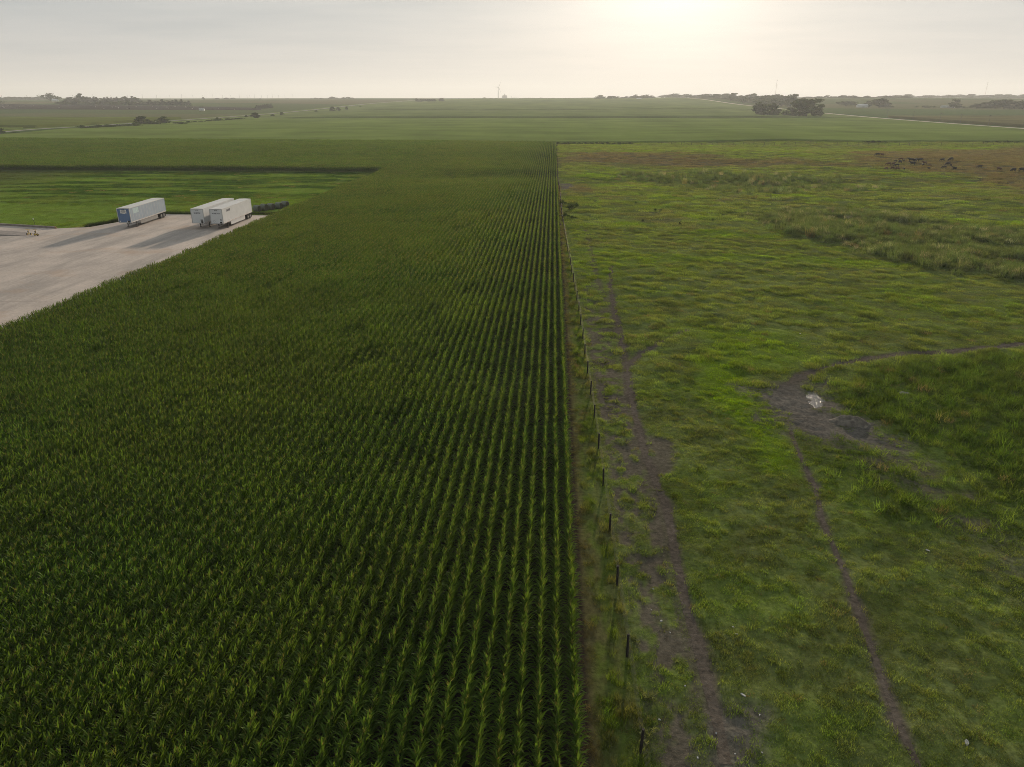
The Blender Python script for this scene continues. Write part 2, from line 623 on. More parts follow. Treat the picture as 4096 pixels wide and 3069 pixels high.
def masks(x, y):
    """soil and plant cover of the land at points: dict of 0..1 arrays"""
    wob = (fbm(x / 2.2, y / 2.2, 31, 3) - 0.5)
    wob2 = (fbm(x / 14, y / 14, 41, 3) - 0.5)
    near = 1 - ss(150, 400, y)
    m = {}

    def line(pts, w, soft=0.25):
        return 1 - ss(w - soft, w + soft, polyd(x, y, pts) + wob * 0.7)

    def area(pts, soft, wn=2.0, wn2=0.0):
        return 1 - ss(-soft, soft, polysd(x, y, pts) + wob * wn + wob2 * wn2)

    bare = np.maximum.reduce([line(PATH_A, 0.42), line(PATH_A2, 0.3) * 0.7, line(PATH_F, 0.36), line(PATH_U, 0.4) * 0.7,
                              line(PATH_B, 0.30), line(PATH_C, 0.66)])
    mud = np.maximum.reduce([area(MUD, 2.2, 5.5), area(LOWMUD, 1.4, 3.0) * .8, area(BLACK_SPOT, 2.0), area(PUDDLE, 1.0, 0.8)])
    bare = np.maximum.reduce([bare, mud, area(BARE_E, 0.5) * 0.9, area(BARE_R, 2.5) * 0.6,
                              area(WORN, 2.0, 3.0) * 0.75 * ss(0.36, 0.62, fbm(x / 2.0, y / 1.6, 55, 3))])
    fx = fence_x(y)
    dx = x - fx
    strip = ss(0.2, 0.8, dx) * (1 - ss(2.9, 4.4, dx + wob2 * 3)) * (1 - ss(70, 135, y))
    sparse = strip * ss(0.36, 0.58, fbm(x / 0.6, y / 0.9, 51, 3) + 0.02)
    bare = np.maximum(bare, sparse * 0.92)
    m['bare'] = bare
    m['mud'] = mud
    m['lush'] = np.maximum(area(LUSH1, 1.5, 3.0) * 1.0, area(LUSH2, 2.5, 3.0) * 0.7) * (1 - bare)
    m['lush'] = np.maximum(m['lush'], ss(0.60, 0.74, fbm(x / 17, y / 11, 61, 3)) * 0.75 * ss(60, 150, y))
    m['wet'] = np.maximum(area(WET, 2.0, 3.0, 5.0), area(WET2, 2.0, 3.0, 5.0) * 0.8)
    m['dry'] = np.maximum.reduce([area(DRY1, 9.0, 6, 30), area(DRY2, 9.0, 6, 34), area(DRY3, 5.0, 4, 8),
                                  0.4 * ss(0.60, 0.72, fbm(x / 9, y / 7, 71, 3)) * ss(90, 160, y) * (1 - ss(270, 330, y))])
    m['reed'] = np.maximum(area(REED1, 7.0, 4, 22) * 0.22, area(REED2, 4.0, 4, 14))
    return m


SOIL = np.array([0.040, 0.030, 0.023])
DIRT = np.array([0.092, 0.076, 0.061])
MUDC = np.array([0.108, 0.096, 0.082])
GR = np.array([0.156, 0.222, 0.044])
OLIVE = np.array([0.166, 0.204, 0.062])
LUSH = np.array([0.165, 0.262, 0.014])
WETC = np.array([0.060, 0.108, 0.014])
DRYC = np.array([0.160, 0.128, 0.086])
REEDC = np.array([0.112, 0.148, 0.062])
MOW = np.array([0.070, 0.140, 0.016])
FARF = np.array([[0.075, 0.098, 0.030], [0.068, 0.100, 0.026], [0.105, 0.105, 0.045], [0.062, 0.092, 0.030], [0.12, 0.11, 0.05]])


def lerp(a, b, t):
    return a * (1 - t[..., None]) + b * t[..., None]


def cover_colour(x, y, grass=False):
    """albedo of the ground (or of the grass that grows there)"""
    x = np.asarray(x, float)
    y = np.asarray(y, float)
    m = masks(x, y)
    n1 = ss(0.35, 0.65, fbm(x / 5.5, y / 4.0, 81, 4))
    n2 = ss(0.35, 0.68, fbm(x / 24, y / 15, 82, 3))
    c = np.broadcast_to(GR, x.shape + (3,)).copy()
    c = lerp(c, OLIVE, n1 * 0.85)
    c = lerp(c, OLIVE * 1.25, n2 * 0.5)
    n3 = ss(0.52, 0.70, fbm(x / 3.2, y / 2.2, 83, 4))
    c = lerp(c, np.array([0.165, 0.150, 0.070]), n3 * 0.16)
    n4 = ss(0.50, 0.66, fbm(x / 2.6, y / 1.8, 84, 4))
    c = c * (1 - 0.26 * n4)[..., None]
    c = lerp(c, LUSH, m['lush'])
    c = lerp(c, WETC, m['wet'] * 0.7)
    c = lerp(c, REEDC, m['reed'] * 0.8)
    c = lerp(c, DRYC, m['dry'] * 0.92)
    # strip between corn and fence: straw and weeds
    fx = fence_x(y)
    st = (x > CORN_X1 - 0.2) & (x < fx + 0.3) & (y < 445)
    k = np.where(st, ss(0.35, 0.6, fbm(x / 0.9, y / 3.5, 91, 3) + 0.28 * (1 - ss(2.0, 3.0, x))), 0.0)
    c = lerp(c, np.array([0.150, 0.122, 0.055]), k * 0.45)
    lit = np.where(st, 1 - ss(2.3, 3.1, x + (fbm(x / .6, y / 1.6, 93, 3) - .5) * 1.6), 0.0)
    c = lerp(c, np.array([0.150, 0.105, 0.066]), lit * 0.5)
    grn = np.where(st, ss(0.45, 0.62, fbm(x / .5, y / 1.1, 94, 3)) * ss(2.2, 2.8, x), 0.0)
    c = lerp(c, np.array([0.120, 0.190, 0.018]), grn * 0.7)
    # land left of the corn: mown grass with windrows
    mow = (x < -60.6) & (y < 262) & (y > 0)
    wr = ss(0.40, 0.62, fbm(x / 22 + y / 60, y / 3.6, 95, 3)) * ss(160, 200, y) * (1 - ss(-95, -68, x) * ss(205, 185, y))
    g2 = lerp(np.broadcast_to(np.array([0.128, 0.195, 0.026]), x.shape + (3,)).copy(), np.array([0.034, 0.078, 0.012]), wr * 0.9)
    g2 = lerp(g2, np.array([0.135, 0.175, 0.03]), ss(0.5, 0.7, fbm(x / 11, y / 7, 97, 3)) * 0.6)
    c = np.where(mow[..., None], g2, c)
    # far farmland in blocks
    fi = (np.floor((x + 405) / 405).astype(int) * 7 + np.floor(y / 560).astype(int) * 3 + np.floor((x * 0.3 + y) / 777).astype(int)) % 5
    far = ss(480, 620, y) * 1.0
    far = np.maximum(far, ss(430, 460, np.abs(x)) * ss(300, 350, y))
    far = np.maximum(far, ss(-150, -190, x))
    c = lerp(c, FARF[fi], far)
    # soil between the corn rows
    corn = ((x > CORN_X0 - 0.5) & (x < CORN_X1 + 0.25) & (y < CORN_Y1) & (y > -200))
    if not grass:
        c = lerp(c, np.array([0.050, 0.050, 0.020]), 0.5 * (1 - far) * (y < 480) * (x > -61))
        c = np.where(corn[..., None], SOIL, c)
        c = lerp(c, DIRT, np.clip(m['bare'], 0, 1) * (x > fx))
        c = lerp(c, MUDC, m['mud'])
    return c, m


# ------------------------------------------------------------------ the land: one sheet to the horizon
def axis(dense_a, dense_b, step, lo, hi, growth=1.07, gdown=1.07):
    a = list(np.arange(dense_a, dense_b, step))
    s, v = step, a[-1]
    up = []
    while v < hi:
        s *= growth
        v += s
        up.append(min(v, hi))
    s, v = step, a[0]
    dn = []
    while v > lo:
        s *= gdown
        v -= s
        dn.append(max(v, lo))
    return np.array(dn[::-1] + a + up)


GX = axis(1.5, 36.0, 0.24, -9500, 9500, 1.024, 1.05)
GY = axis(16.0, 84.0, 0.28, -900, 11000, 1.016, 1.12)
XX, YY = np.meshgrid(GX, GY)
ZZ = T(XX, YY)
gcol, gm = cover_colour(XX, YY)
# tussocks and hoof-worn hollows
inpast = (XX > fence_x(YY)) & (YY < 480)
tus = (fbm(XX / 0.9, YY / 0.9, 101, 2) - 0.5) * 0.20 + (fbm(XX / 3.0, YY / 2.4, 103, 2) - 0.5) * 0.42 * ss(35, 75, YY) + (fbm(XX / 3.0, YY / 3.0, 103, 2) - 0.5) * 0.2 + (fbm(XX / 7, YY / 4.5, 105, 2) - 0.5) * 0.55 * ss(110, 180, YY)
ZZ = ZZ + np.where(inpast, tus * (1 - 0.8 * np.clip(gm['bare'], 0, 1)), 0) * (1 - 0.6 * ss(220, 480, YY))
ZZ = ZZ - gm['bare'] * 0.07 * inpast + gm['mud'] * inpast * (fbm(XX / 0.5, YY / 0.5, 107, 2) - 0.5) * 0.26
pud = polysd(XX, YY, PUDDLE)
ZZ = ZZ - 0.16 * (1 - ss(-0.1, 0.7, pud))
lotsd = polysd(XX, YY, LOT)
ZZ = ZZ - 0.35 * (1 - ss(-3.0, 0.0, lotsd))          # the slab sits on this bed


def grid_mesh(name, X, Y, Z, col=None, bare=None):
    ny, nx = X.shape
    v = np.stack([X, Y, Z], -1).reshape(-1, 3)
    me = bpy.data.meshes.new(name)
    me.vertices.add(len(v))
    me.vertices.foreach_set('co', v.ravel())
    i = np.arange(ny * nx).reshape(ny, nx)
    q = np.stack([i[:-1, :-1], i[:-1, 1:], i[1:, 1:], i[1:, :-1]], -1).reshape(-1, 4)
    me.loops.add(q.size)
    me.loops.foreach_set('vertex_index', q.ravel().astype(np.int32))
    me.polygons.add(len(q))
    me.polygons.foreach_set('loop_start', np.arange(0, q.size, 4, dtype=np.int32))
    me.polygons.foreach_set('use_smooth', np.ones(len(q), bool))
    me.update(calc_edges=True)
    if col is not None:
        a = me.attributes.new('col', 'FLOAT_COLOR', 'POINT')
        a.data.foreach_set('color', np.concatenate([col.reshape(-1, 3), np.ones((len(v), 1))], 1).ravel())
    if bare is not None:
        a = me.attributes.new('bare', 'FLOAT', 'POINT')
        a.data.foreach_set('value', bare.ravel())
    return me


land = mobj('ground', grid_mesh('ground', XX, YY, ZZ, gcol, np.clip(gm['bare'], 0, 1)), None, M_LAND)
tag(land, 'grass and soil of the open farmland reaching to the horizon', kind='structure')

from bisect import bisect_right


def GZ(x, y):
    """height of the built land mesh"""
    i = min(max(bisect_right(GX, x) - 1, 0), len(GX) - 2)
    j = min(max(bisect_right(GY, y) - 1, 0), len(GY) - 2)
    fx = (x - GX[i]) / (GX[i + 1] - GX[i])
    fy = (y - GY[j]) / (GY[j + 1] - GY[j])
    return float((ZZ[j, i] * (1 - fx) + ZZ[j, i + 1] * fx) * (1 - fy) + (ZZ[j + 1, i] * (1 - fx) + ZZ[j + 1, i + 1] * fx) * fy)


def GZv(x, y):
    x = np.asarray(x, float)
    y = np.asarray(y, float)
    i = np.clip(np.searchsorted(GX, x, 'right') - 1, 0, len(GX) - 2)
    j = np.clip(np.searchsorted(GY, y, 'right') - 1, 0, len(GY) - 2)
    fx = (x - GX[i]) / (GX[i + 1] - GX[i])
    fy = (y - GY[j]) / (GY[j + 1] - GY[j])
    return (ZZ[j, i] * (1 - fx) + ZZ[j, i + 1] * fx) * (1 - fy) + (ZZ[j + 1, i] * (1 - fx) + ZZ[j + 1, i + 1] * fx) * fy


# ------------------------------------------------------------------ instanced masses
def scatter(name, P, rot, scl, idx, protos, col=None):
    """one object whose points carry copies of the given plants"""
    me = bpy.data.meshes.new(name)
    n = len(P)
    me.vertices.add(n)
    me.vertices.foreach_set('co', np.asarray(P, np.float32).ravel())
    for nm, ar in (('rot', rot), ('scl', scl)):
        a = me.attributes.new(nm, 'FLOAT_VECTOR', 'POINT')
        a.data.foreach_set('vector', np.asarray(ar, np.float32).ravel())
    a = me.attributes.new('idx', 'INT', 'POINT')
    a.data.foreach_set('value', np.asarray(idx, np.int32))
    if col is not None:
        a = me.attributes.new('col', 'FLOAT_COLOR', 'POINT')
        a.data.foreach_set('color', np.concatenate([col, np.ones((n, 1))], 1).astype(np.float32).ravel())
    o = mobj(name, me)
    pc = bpy.data.collections.new(name + '_kinds')
    for p in protos:
        pc.objects.link(p)
    ng = bpy.data.node_groups.new(name, 'GeometryNodeTree')
    ng.interface.new_socket('Geometry', in_out='INPUT', socket_type='NodeSocketGeometry')
    ng.interface.new_socket('Geometry', in_out='OUTPUT', socket_type='NodeSocketGeometry')
    gi = ng.nodes.new('NodeGroupInput')
    go = ng.nodes.new('NodeGroupOutput')
    ci = ng.nodes.new('GeometryNodeCollectionInfo')
    ci.inputs['Collection'].default_value = pc
    ci.inputs['Separate Children'].default_value = True
    ci.inputs['Reset Children'].default_value = True
    ip = ng.nodes.new('GeometryNodeInstanceOnPoints')
    ip.inputs['Pick Instance'].default_value = True

    def named(nm, typ):
        q = ng.nodes.new('GeometryNodeInputNamedAttribute')
        q.data_type = typ
        q.inputs['Name'].default_value = nm
        return q.outputs['Attribute']
    er = ng.nodes.new('FunctionNodeEulerToRotation')
    ng.links.new(named('rot', 'FLOAT_VECTOR'), er.inputs[0])
    ng.links.new(gi.outputs[0], ip.inputs['Points'])
    ng.links.new(ci.outputs[0], ip.inputs['Instance'])
    ng.links.new(named('idx', 'INT'), ip.inputs['Instance Index'])
    ng.links.new(er.outputs[0], ip.inputs['Rotation'])
    ng.links.new(named('scl', 'FLOAT_VECTOR'), ip.inputs['Scale'])
    ng.links.new(ip.outputs[0], go.inputs[0])
    md = o.modifiers.new('plants', 'NODES')
    md.node_group = ng
    return o


# ------------------------------------------------------------------ corn
def leaf_strip(mb, base, az, length, ang, droop, width, nseg, mi, twist=0.0):
    """one arching blade; ang from vertical, droop added along the blade"""
    d = Vector((math.cos(az), math.sin(az), 0))
    s = Vector((-math.sin(az + twist), math.cos(az + twist), 0))
    p = Vector(base)
    prof = [0.55, 1.0, 0.9, 0.6] if nseg == 4 else ([0.7, 1.0, 0.6] if nseg == 3 else [0.8, 0.9])
    v, f = [], []
    a = ang
    for i in range(nseg):
        w = width * prof[i] * 0.5
        v += [p - s * w, p + s * w]
        st = length / nseg
        p = p + (d * math.sin(a) + Vector((0, 0, 1)) * math.cos(a)) * st
        a += droop / nseg
    v.append(p)
    for i in range(nseg - 1):
        f.append((2 * i, 2 * i + 1, 2 * i + 3, 2 * i + 2))
    f.append((2 * nseg - 2, 2 * nseg - 1, 2 * nseg))
    mb.add(v, f, mi)


def corn_plant(mb, x, y, rg, lod=0, h=2.15):
    if rg.random() < .05:
        return
    h = h * (rg.uniform(0.90, 1.06) if rg.random() > .1 else rg.uniform(.7, .9))
    az0 = rg.uniform(0, math.pi)
    lean = (rg.uniform(-.04, .04), rg.uniform(-.04, .04))
    nl = (13, 9, 5)[lod]
    mb.tube([(x, y, 0), (x + lean[0], y + lean[1], h * 0.86)], [0.016, 0.009], 3, 0, False)
    for i in range(nl):
        t = i / (nl - 1)
        z = h * (0.22 + 0.66 * t) if lod < 2 else h * (0.45 + 0.45 * t)
        az = az0 + (i % 2) * math.pi + rg.uniform(-.5, .5)
        ln = (0.55 + 0.24 * math.sin(math.pi * min(1, t + 0.15))) * rg.uniform(.8, 1.15) * (0.8 if t > .8 else 1)
        ang = R(38 - 25 * t) * rg.uniform(.6, 1.3)
        dr = R(95 - 62 * t) * rg.uniform(.5, 1.3)
        leaf_strip(mb, (x + lean[0] * t, y + lean[1] * t, z), az, ln, ang, dr, ((0.072, 0.085, 0.13)[lod]) * rg.uniform(.85, 1.15), (4, 3, 2)[lod], 0, rg.uniform(-.5, .5))
    if rg.random() < 0.9:
        nb = (6, 5, 5)[lod]
        tx, ty, tz = x + lean[0], y + lean[1], h * 0.84
        for i in range(nb):
            a = rg.uniform(0, 2 * math.pi)
            leaf_strip(mb, (tx, ty, tz), a, h * 0.16 * rg.uniform(.8, 1.15), R(rg.uniform(3, 30)), R(rg.uniform(5, 40)), (0.016, 0.030, 0.060)[lod], 2, 1, rg.uniform(0, 3))


def proto(name, mb, mats):
    me = mb.mesh(name)
    o = bpy.data.objects.new(name, me)
    for m in mats:
        me.materials.append(m)
    return o


rg = random.Random(5)
SP = 0.152
chunkA, chunkB, chunkC = [], [], []
for k in range(9):
    mb = MB()
    for j in range(13):
        corn_plant(mb, rg.uniform(-.035, .035), (j - 6) * SP + rg.uniform(-.04, .04), rg, 0)
    chunkA.append(proto('corn_run_near_%02d' % k, mb, [M_CORN, M_TASSEL]))
for k in range(7):
    mb = MB()
    for j in range(26):
        corn_plant(mb, rg.uniform(-.035, .035), (j - 12.5) * SP + rg.uniform(-.04, .04), rg, 1)
    chunkB.append(proto('corn_run_mid_%02d' % k, mb, [M_CORN, M_TASSEL]))
for k in range(6):
    mb = MB()
    for r3 in (-1, 0, 1):
        for j in range(24):
            corn_plant(mb, r3 * ROW + rg.uniform(-.05, .05), (j - 11.5) * SP + rg.uniform(-.05, .05), rg, 2)
    chunkC.append(proto('corn_run_far_%02d' % k, mb, [M_CORN, M_TASSEL]))


def corn_scale(x, y):
    s = 0.97 + 0.10 * (fbm(x / 9, y / 9, 201, 3) - 0.5) * 2
    hol = np.exp(-(((x + 3.2) / 3.6) ** 2 + ((y - 62) / 9.0) ** 2))
    hol = hol + 0.5 * np.exp(-(((x + 14) / 3) ** 2 + ((y - 95) / 10.0) ** 2))
    s = s - 0.16 * ss(.66, .76, fbm(x / 2.3, y / 8, 203, 3))
    return s - 0.24 * hol


IND_Y0, IND_Y1, IND_ROWS = 19.4, 21.35, 25
rows = np.arange(CORN_X1 - 0.35, CORN_X0, -ROW)


def corn_field(name, rws, y0, y1, L, protos, label, skip=False):
    P, S, Rr = [], [], []
    for ri, rx in enumerate(rws):
        off = rng.uniform(0, L)
        ys = np.arange(y0 + L / 2, y1, L)
        xs = np.full_like(ys, rx) + rng.uniform(-.03, .03, len(ys))
        P.append(np.stack([xs, ys], 1))
    P = np.concatenate(P)
    if skip:
        pass
    z = T(P[:, 0], P[:, 1]) - 0.03
    n = len(P)
    s = corn_scale(P[:, 0], P[:, 1]) * rng.uniform(.95, 1.04, n)
    S = np.stack([np.ones(n), np.ones(n), s], 1)
    rot = np.zeros((n, 3))
    rot[:, 2] = rng.integers(0, 2, n) * math.pi + rng.uniform(-.015, .015, n)
    o = scatter(name, np.concatenate([P, z[:, None]], 1), rot, S, rng.integers(0, len(protos), n), protos)
    return tag(o, label, 'corn crop', kind='stuff')


# the three hundred nearest stalks, each a plant of its own
plant_meshes = []
for k in range(10):
    mb = MB()
    corn_plant(mb, 0, 0, rg, 0)
    if not mb.v:
        corn_plant(mb, 0, 0, rg, 0)
    me = mb.mesh('corn_plant')
    me.materials.append(M_CORN)
    me.materials.append(M_TASSEL)
    plant_meshes.append(me)
for ri in range(IND_ROWS):
    ys = np.linspace(IND_Y0 + SP / 2, IND_Y1 - SP / 2, 12)
    for y in ys:
        o = bpy.data.objects.new('corn_plant', plant_meshes[rg.randrange(10)])
        C.objects.link(o)
        x = rows[ri] + rg.uniform(-.035, .035)
        y = y + rg.uniform(-.04, .04)
        o.location = (x, y, float(T(x, y)) - 0.03)
        o.rotation_euler = (0, 0, rg.uniform(0, 6.28))
        s = float(corn_scale(x, y)) * rg.uniform(.95, 1.05)
        o.scale = (1, 1, s)
        tag(o, 'tasselled green corn plant in the rows nearest the camera, at the bottom edge', 'corn plant', 'corn plants nearest the camera')

corn_field('corn_crop', rows[:IND_ROWS], IND_Y1, 95.35, 2.0, chunkA, 'rows of tall green tasselled corn beside the fence, receding from the foreground')
o2 = corn_field('corn_crop', rows[:IND_ROWS], 11.4, IND_Y0, 2.0, chunkA, 'rows of corn just below the bottom edge of the picture, nearest the fence')
o3 = corn_field('corn_crop', rows[IND_ROWS:], 11.4, 95.35, 2.0, chunkA, 'dense mass of tall green corn filling the lower left foreground')
corn_field('corn_crop', rows, 95.35, CORN_Y1, 4.0, chunkB, 'rows of green corn running away between the concrete lot and the pasture fence')
corn_field('corn_crop', np.arange(CORN_X0 - 1.2, -420, -ROW * 3), 263.0, CORN_Y1, 4.0, chunkC, 'wall-edged corn field behind the mown grass and the trailers')

# ------------------------------------------------------------------ grass, reeds and weeds
def tuft(name, n, rad, hmin, hmax, w, rg, lean=0.5, seg=2, head=0.0):
    mb = MB()
    for i in range(n):
        a = rg.uniform(0, 6.283)
        r = rad * math.sqrt(rg.random())
        leaf_strip(mb, (r * math.cos(a), r * math.sin(a), -0.03), rg.uniform(0, 6.283), rg.uniform(hmin, hmax), rg.uniform(0.05, lean), rg.uniform(0.2, 1.1), w * rg.uniform(.7, 1.3), seg, 0, rg.uniform(0, 3))
    return proto(name, mb, [M_GRASS])


def scatter_grass(name, pts, protos, smin, smax, label, colmul=1.0, zs=None, colarr=None, bias=None):
    x, y = pts[:, 0], pts[:, 1]
    n = len(x)
    if colarr is None:
        col, _ = cover_colour(x, y, True)
    else:
        col = colarr
    k = rng.uniform(.70, 1.32, n)[:, None] * np.array([1, 1, 1])
    k = k * (1 + rng.normal(0, .06, (n, 3)))
    st_ = rng.random(n)
    col = np.where((st_ < .018)[:, None], np.array([0.20, 0.165, 0.085]), col)
    col = np.clip(col * k * colmul, 0.004, 0.6)
    s = rng.uniform(smin, smax, n)
    S = np.stack([s, s, s * (zs if zs is not None else 1.0)], 1)
    rot = np.zeros((n, 3))
    rot[:, 2] = rng.uniform(0, 6.283, n)
    o = scatter(name, np.stack([x, y, GZv(x, y)], 1), rot, S, rng.integers(0, len(protos), n), protos, col)
    return tag(o, label, 'grass', kind='stuff')


rg = random.Random(8)
tuftS = [tuft('tuft_short_%d' % i, 46, 0.20, 0.06, 0.17, 0.011, rg, 0.6) for i in range(6)]
tuftM = [tuft('tuft_patch_%d' % i, 130, 0.55, 0.06, 0.20, 0.020, rg, 0.55) for i in range(6)]
tuftL = [tuft('tuft_wide_%d' % i, 240, 1.4, 0.08, 0.26, 0.045, rg, 0.5) for i in range(5)]
tuftT = [tuft('tuft_tall_%d' % i, 40, 0.30, 0.25, 0.65, 0.016, rg, 0.7, 3) for i in range(4)]
reedP = [tuft('reed_clump_%d' % i, 55, 0.9, 0.9, 1.9, 0.05, rg, 0.35, 3) for i in range(5)]


def rand_in(x0, x1, y0, y1, dens):
    n = int((x1 - x0) * (y1 - y0) * dens)
    return np.stack([rng.uniform(x0, x1, n), rng.uniform(y0, y1, n)], 1)


def in_view(p, margin=0.12):
    u = p[:, 0] * math.cos(YAW) + p[:, 1] * math.sin(YAW)
    f = -p[:, 0] * math.sin(YAW) + p[:, 1] * math.cos(YAW)
    dep = f * math.cos(PITCH) + CAMZ * math.sin(PITCH)
    return np.abs(u) < dep * (2048 / F_PX + margin) + 6


def keep_grass(p, bare_gain=1.15, clump=True):
    m = masks(p[:, 0], p[:, 1])
    pr = 1 - np.clip(m['bare'] * bare_gain, 0, 1)
    if clump:
        pr = pr * (0.45 + 0.75 * ss(0.3, 0.62, fbm(p[:, 0] / 1.1, p[:, 1] / 1.1, 301, 3)))
    return p[rng.random(len(p)) < pr]


# short grass close to the camera
p = rand_in(4.0, 62, 14, 62, 24.0)
p = p[in_view(p)]
p = p[p[:, 0] > fence_x(p[:, 1]) - 0.1]
p = keep_grass(p)
zs = 0.42 + 1.05 * ss(0.40, 0.72, fbm(p[:, 0] / .8, p[:, 1] / .8, 303, 3))
scatter_grass('pasture_grass', p, tuftS, 0.8, 1.5, 'short grazed grass of the near pasture right of the fence', zs=zs)
p = rand_in(4.0, 130, 62, 150, 4.2)
p = p[in_view(p)]
p = p[p[:, 0] > fence_x(p[:, 1]) - 0.1]
p = keep_grass(p)
zs = 0.4 + 1.7 * ss(0.42, 0.70, fbm(p[:, 0] / 2.2, p[:, 1] / 1.8, 305, 3))
scatter_grass('pasture_grass', p, tuftM, 0.7, 1.3, 'green tussocky pasture grass in the middle distance', zs=zs)
p = rand_in(3.0, 420, 150, 478, 0.5)
p = p[in_view(p)]
p = p[p[:, 0] > fence_x(p[:, 1]) + 0.3]
p = keep_grass(p, 1.0, False)
zs = 0.4 + 1.5 * ss(0.42, 0.7, fbm(p[:, 0] / 6, p[:, 1] / 4, 307, 3))
scatter_grass('pasture_grass', p, tuftL, 0.7, 1.3, 'green and brown grass of the far pasture around the cattle', zs=zs)
# strip of straw and weeds between corn and fence
p = rand_in(1.9, 4.4, 14, 120, 13.0)
fx = fence_x(p[:, 1])
p = p[(p[:, 0] < fx + 0.15) & (rng.random(len(p)) < 0.12 + 0.88 * ss(0.4, 0.6, fbm(p[:, 0] / .7, p[:, 1] / 1.7, 311, 3) + 0.12 * (p[:, 0] > fx - .7)))]
zs = 0.30 + 1.0 * ss(0.45, 0.66, fbm(p[:, 0] / .5, p[:, 1] / .9, 313, 3)) * ss(2.2, 2.8, p[:, 0])
scatter_grass('verge_grass', p, tuftT, 0.5, 0.95, 'weedy straw-coloured strip of grass between the corn and the fence', zs=zs)
p = rand_in(1.9, 4.6, 120, 440, 3.0)
p = p[(p[:, 0] < fence_x(p[:, 1]) + 0.2)]
scatter_grass('verge_grass', p, tuftM, 0.7, 1.2, 'far stretch of the grassy strip along the fence', zs=np.full(len(p), 1.6))
# tall dark wet grass at the right
p = rand_in(20, 120, 36, 100, 1.6)
p = p[in_view(p)]
m = masks(p[:, 0], p[:, 1])
p = p[rng.random(len(p)) < m['wet'] * (1 - m['bare'])]
scatter_grass('marsh_grass', p, tuftT, 1.0, 2.0, 'tall dark green wet grass beside the mud and the puddle')
# reeds
p = rand_in(20, 330, 110, 330, 0.85)
p = p[in_view(p)]
m = masks(p[:, 0], p[:, 1])
hgt = ss(0.30, 0.62, fbm(p[:, 0] / 11, p[:, 1] / 8, 331, 3))
k = rng.random(len(p)) < m['reed'] * (0.6 + 0.4 * hgt)
p, hgt = p[k], hgt[k]
cc = np.where(rng.random(len(p))[:, None] < 0.10, np.array([0.27, 0.26, 0.18]), REEDC)
scatter_grass('marsh_reeds', p, reedP, 0.7, 1.1, 'grey-green reed bed bending in the wind across the right of the pasture', zs=0.55 + 0.62 * hgt, colarr=cc)
# mown grass left of the corn
p = rand_in(-330, -61, 135, 262, 0.55)
p = p[in_view(p)]
p = p[polysd(p[:, 0], p[:, 1], LOT) > 0.6]
zs = 0.35 + 1.0 * ss(0.42, 0.62, fbm(p[:, 0] / 22 + p[:, 1] / 60, p[:, 1] / 3.6, 95, 3))
scatter_grass('mown_grass', p, tuftL, 0.5, 0.9, 'bright green mown grass with dark windrows behind the concrete lot', zs=zs)
# rank weeds along the back edge of the lot
e = rng.uniform(0, 1, 420)
p = np.stack([-90.5 + 29.5 * e, 162.9 + rng.uniform(0, 1.3, 420)], 1)
p2 = np.stack([-95.8 + 4.6 * e, 145 + 12.5 * e - rng.uniform(-.2, .9, 420)], 1) + np.array([-0.9, 0.5])
scatter_grass('edge_weeds', np.concatenate([p, p2]), tuftT, 0.9, 1.7, 'dark green weeds along the back edge of the concrete lot', colarr=np.broadcast_to(np.array([0.045, 0.075, 0.018]), (840, 3)).copy())

# ------------------------------------------------------------------ trodden paths, mud and water
def ribbon(name, pts, w, zoff, mat, label, seed=0, dens=0.5, fade=0.8, kind='structure'):
    P = [Vector((a, b)) for a, b in pts]
    out = [P[0]]
    for a, b in zip(P[:-1], P[1:]):
        n = max(1, int((b - a).length / dens))
        for k in range(1, n + 1):
            out.append(a.lerp(b, k / n))
    if dens < 2:
        for _ in range(6):
            out = [out[0]] + [(out[i - 1] + out[i] * 2 + out[i + 1]) / 4 for i in range(1, len(out) - 1)] + [out[-1]]
    v, f = [], []
    nc = 5
    for i, p in enumerate(out):
        d = (out[min(i + 1, len(out) - 1)] - out[max(i - 1, 0)]).normalized()
        s = Vector((d.y, -d.x))
        for c in range(nc):
            t = c / (nc - 1) * 2 - 1
            ww = w * (0.8 + fade * 0.5 * float(fbm(i * dens / 1.1 + seed, t * 9 + seed, 7 + seed, 2)))
            q = p + s * t * ww
            v.append((q.x, q.y, GZ(q.x, q.y) + zoff))
    for i in range(len(out) - 1):
        for c in range(nc - 1):
            f.append((i * nc + c, i * nc + c + 1, (i + 1) * nc + c + 1, (i + 1) * nc + c))
    me_ = pymesh(name, v, f, True)
    if mat is M_LAND:
        a_ = me_.attributes.new('col', 'FLOAT_COLOR', 'POINT')
        a_.data.foreach_set('color', np.tile(np.append(DIRT * 1.05, 1.0), len(v)))
        a_ = me_.attributes.new('bare', 'FLOAT', 'POINT')
        a_.data.foreach_set('value', np.ones(len(v)))
    o = mobj(name, me_, None, mat)
    return tag(o, label, kind=kind)


M_DIRT = simple('trodden_dirt', (0.125, 0.095, 0.078), 0.95, col2=(0.075, 0.056, 0.045), scale=2.2, bump=0.6, bscale=14, spec=0.15)
ribbon('dirt_path', PATH_A, 0.24, 0.012, M_LAND, 'brown cattle path winding beside the fence', 1, 0.3)
ribbon('dirt_path', PATH_B[1:], 0.15, 0.012, M_LAND, 'narrow brown cattle path from the mud down to the lower right', 2, 0.3)
ribbon('dirt_path', PATH_C[2:], 0.24, 0.012, M_LAND, 'cattle path leading right from the muddy hollow', 3, 0.35)
ribbon('dirt_path', PATH_F, 0.19, 0.012, M_LAND, 'short side path forking right from the fence path', 4, 0.3)


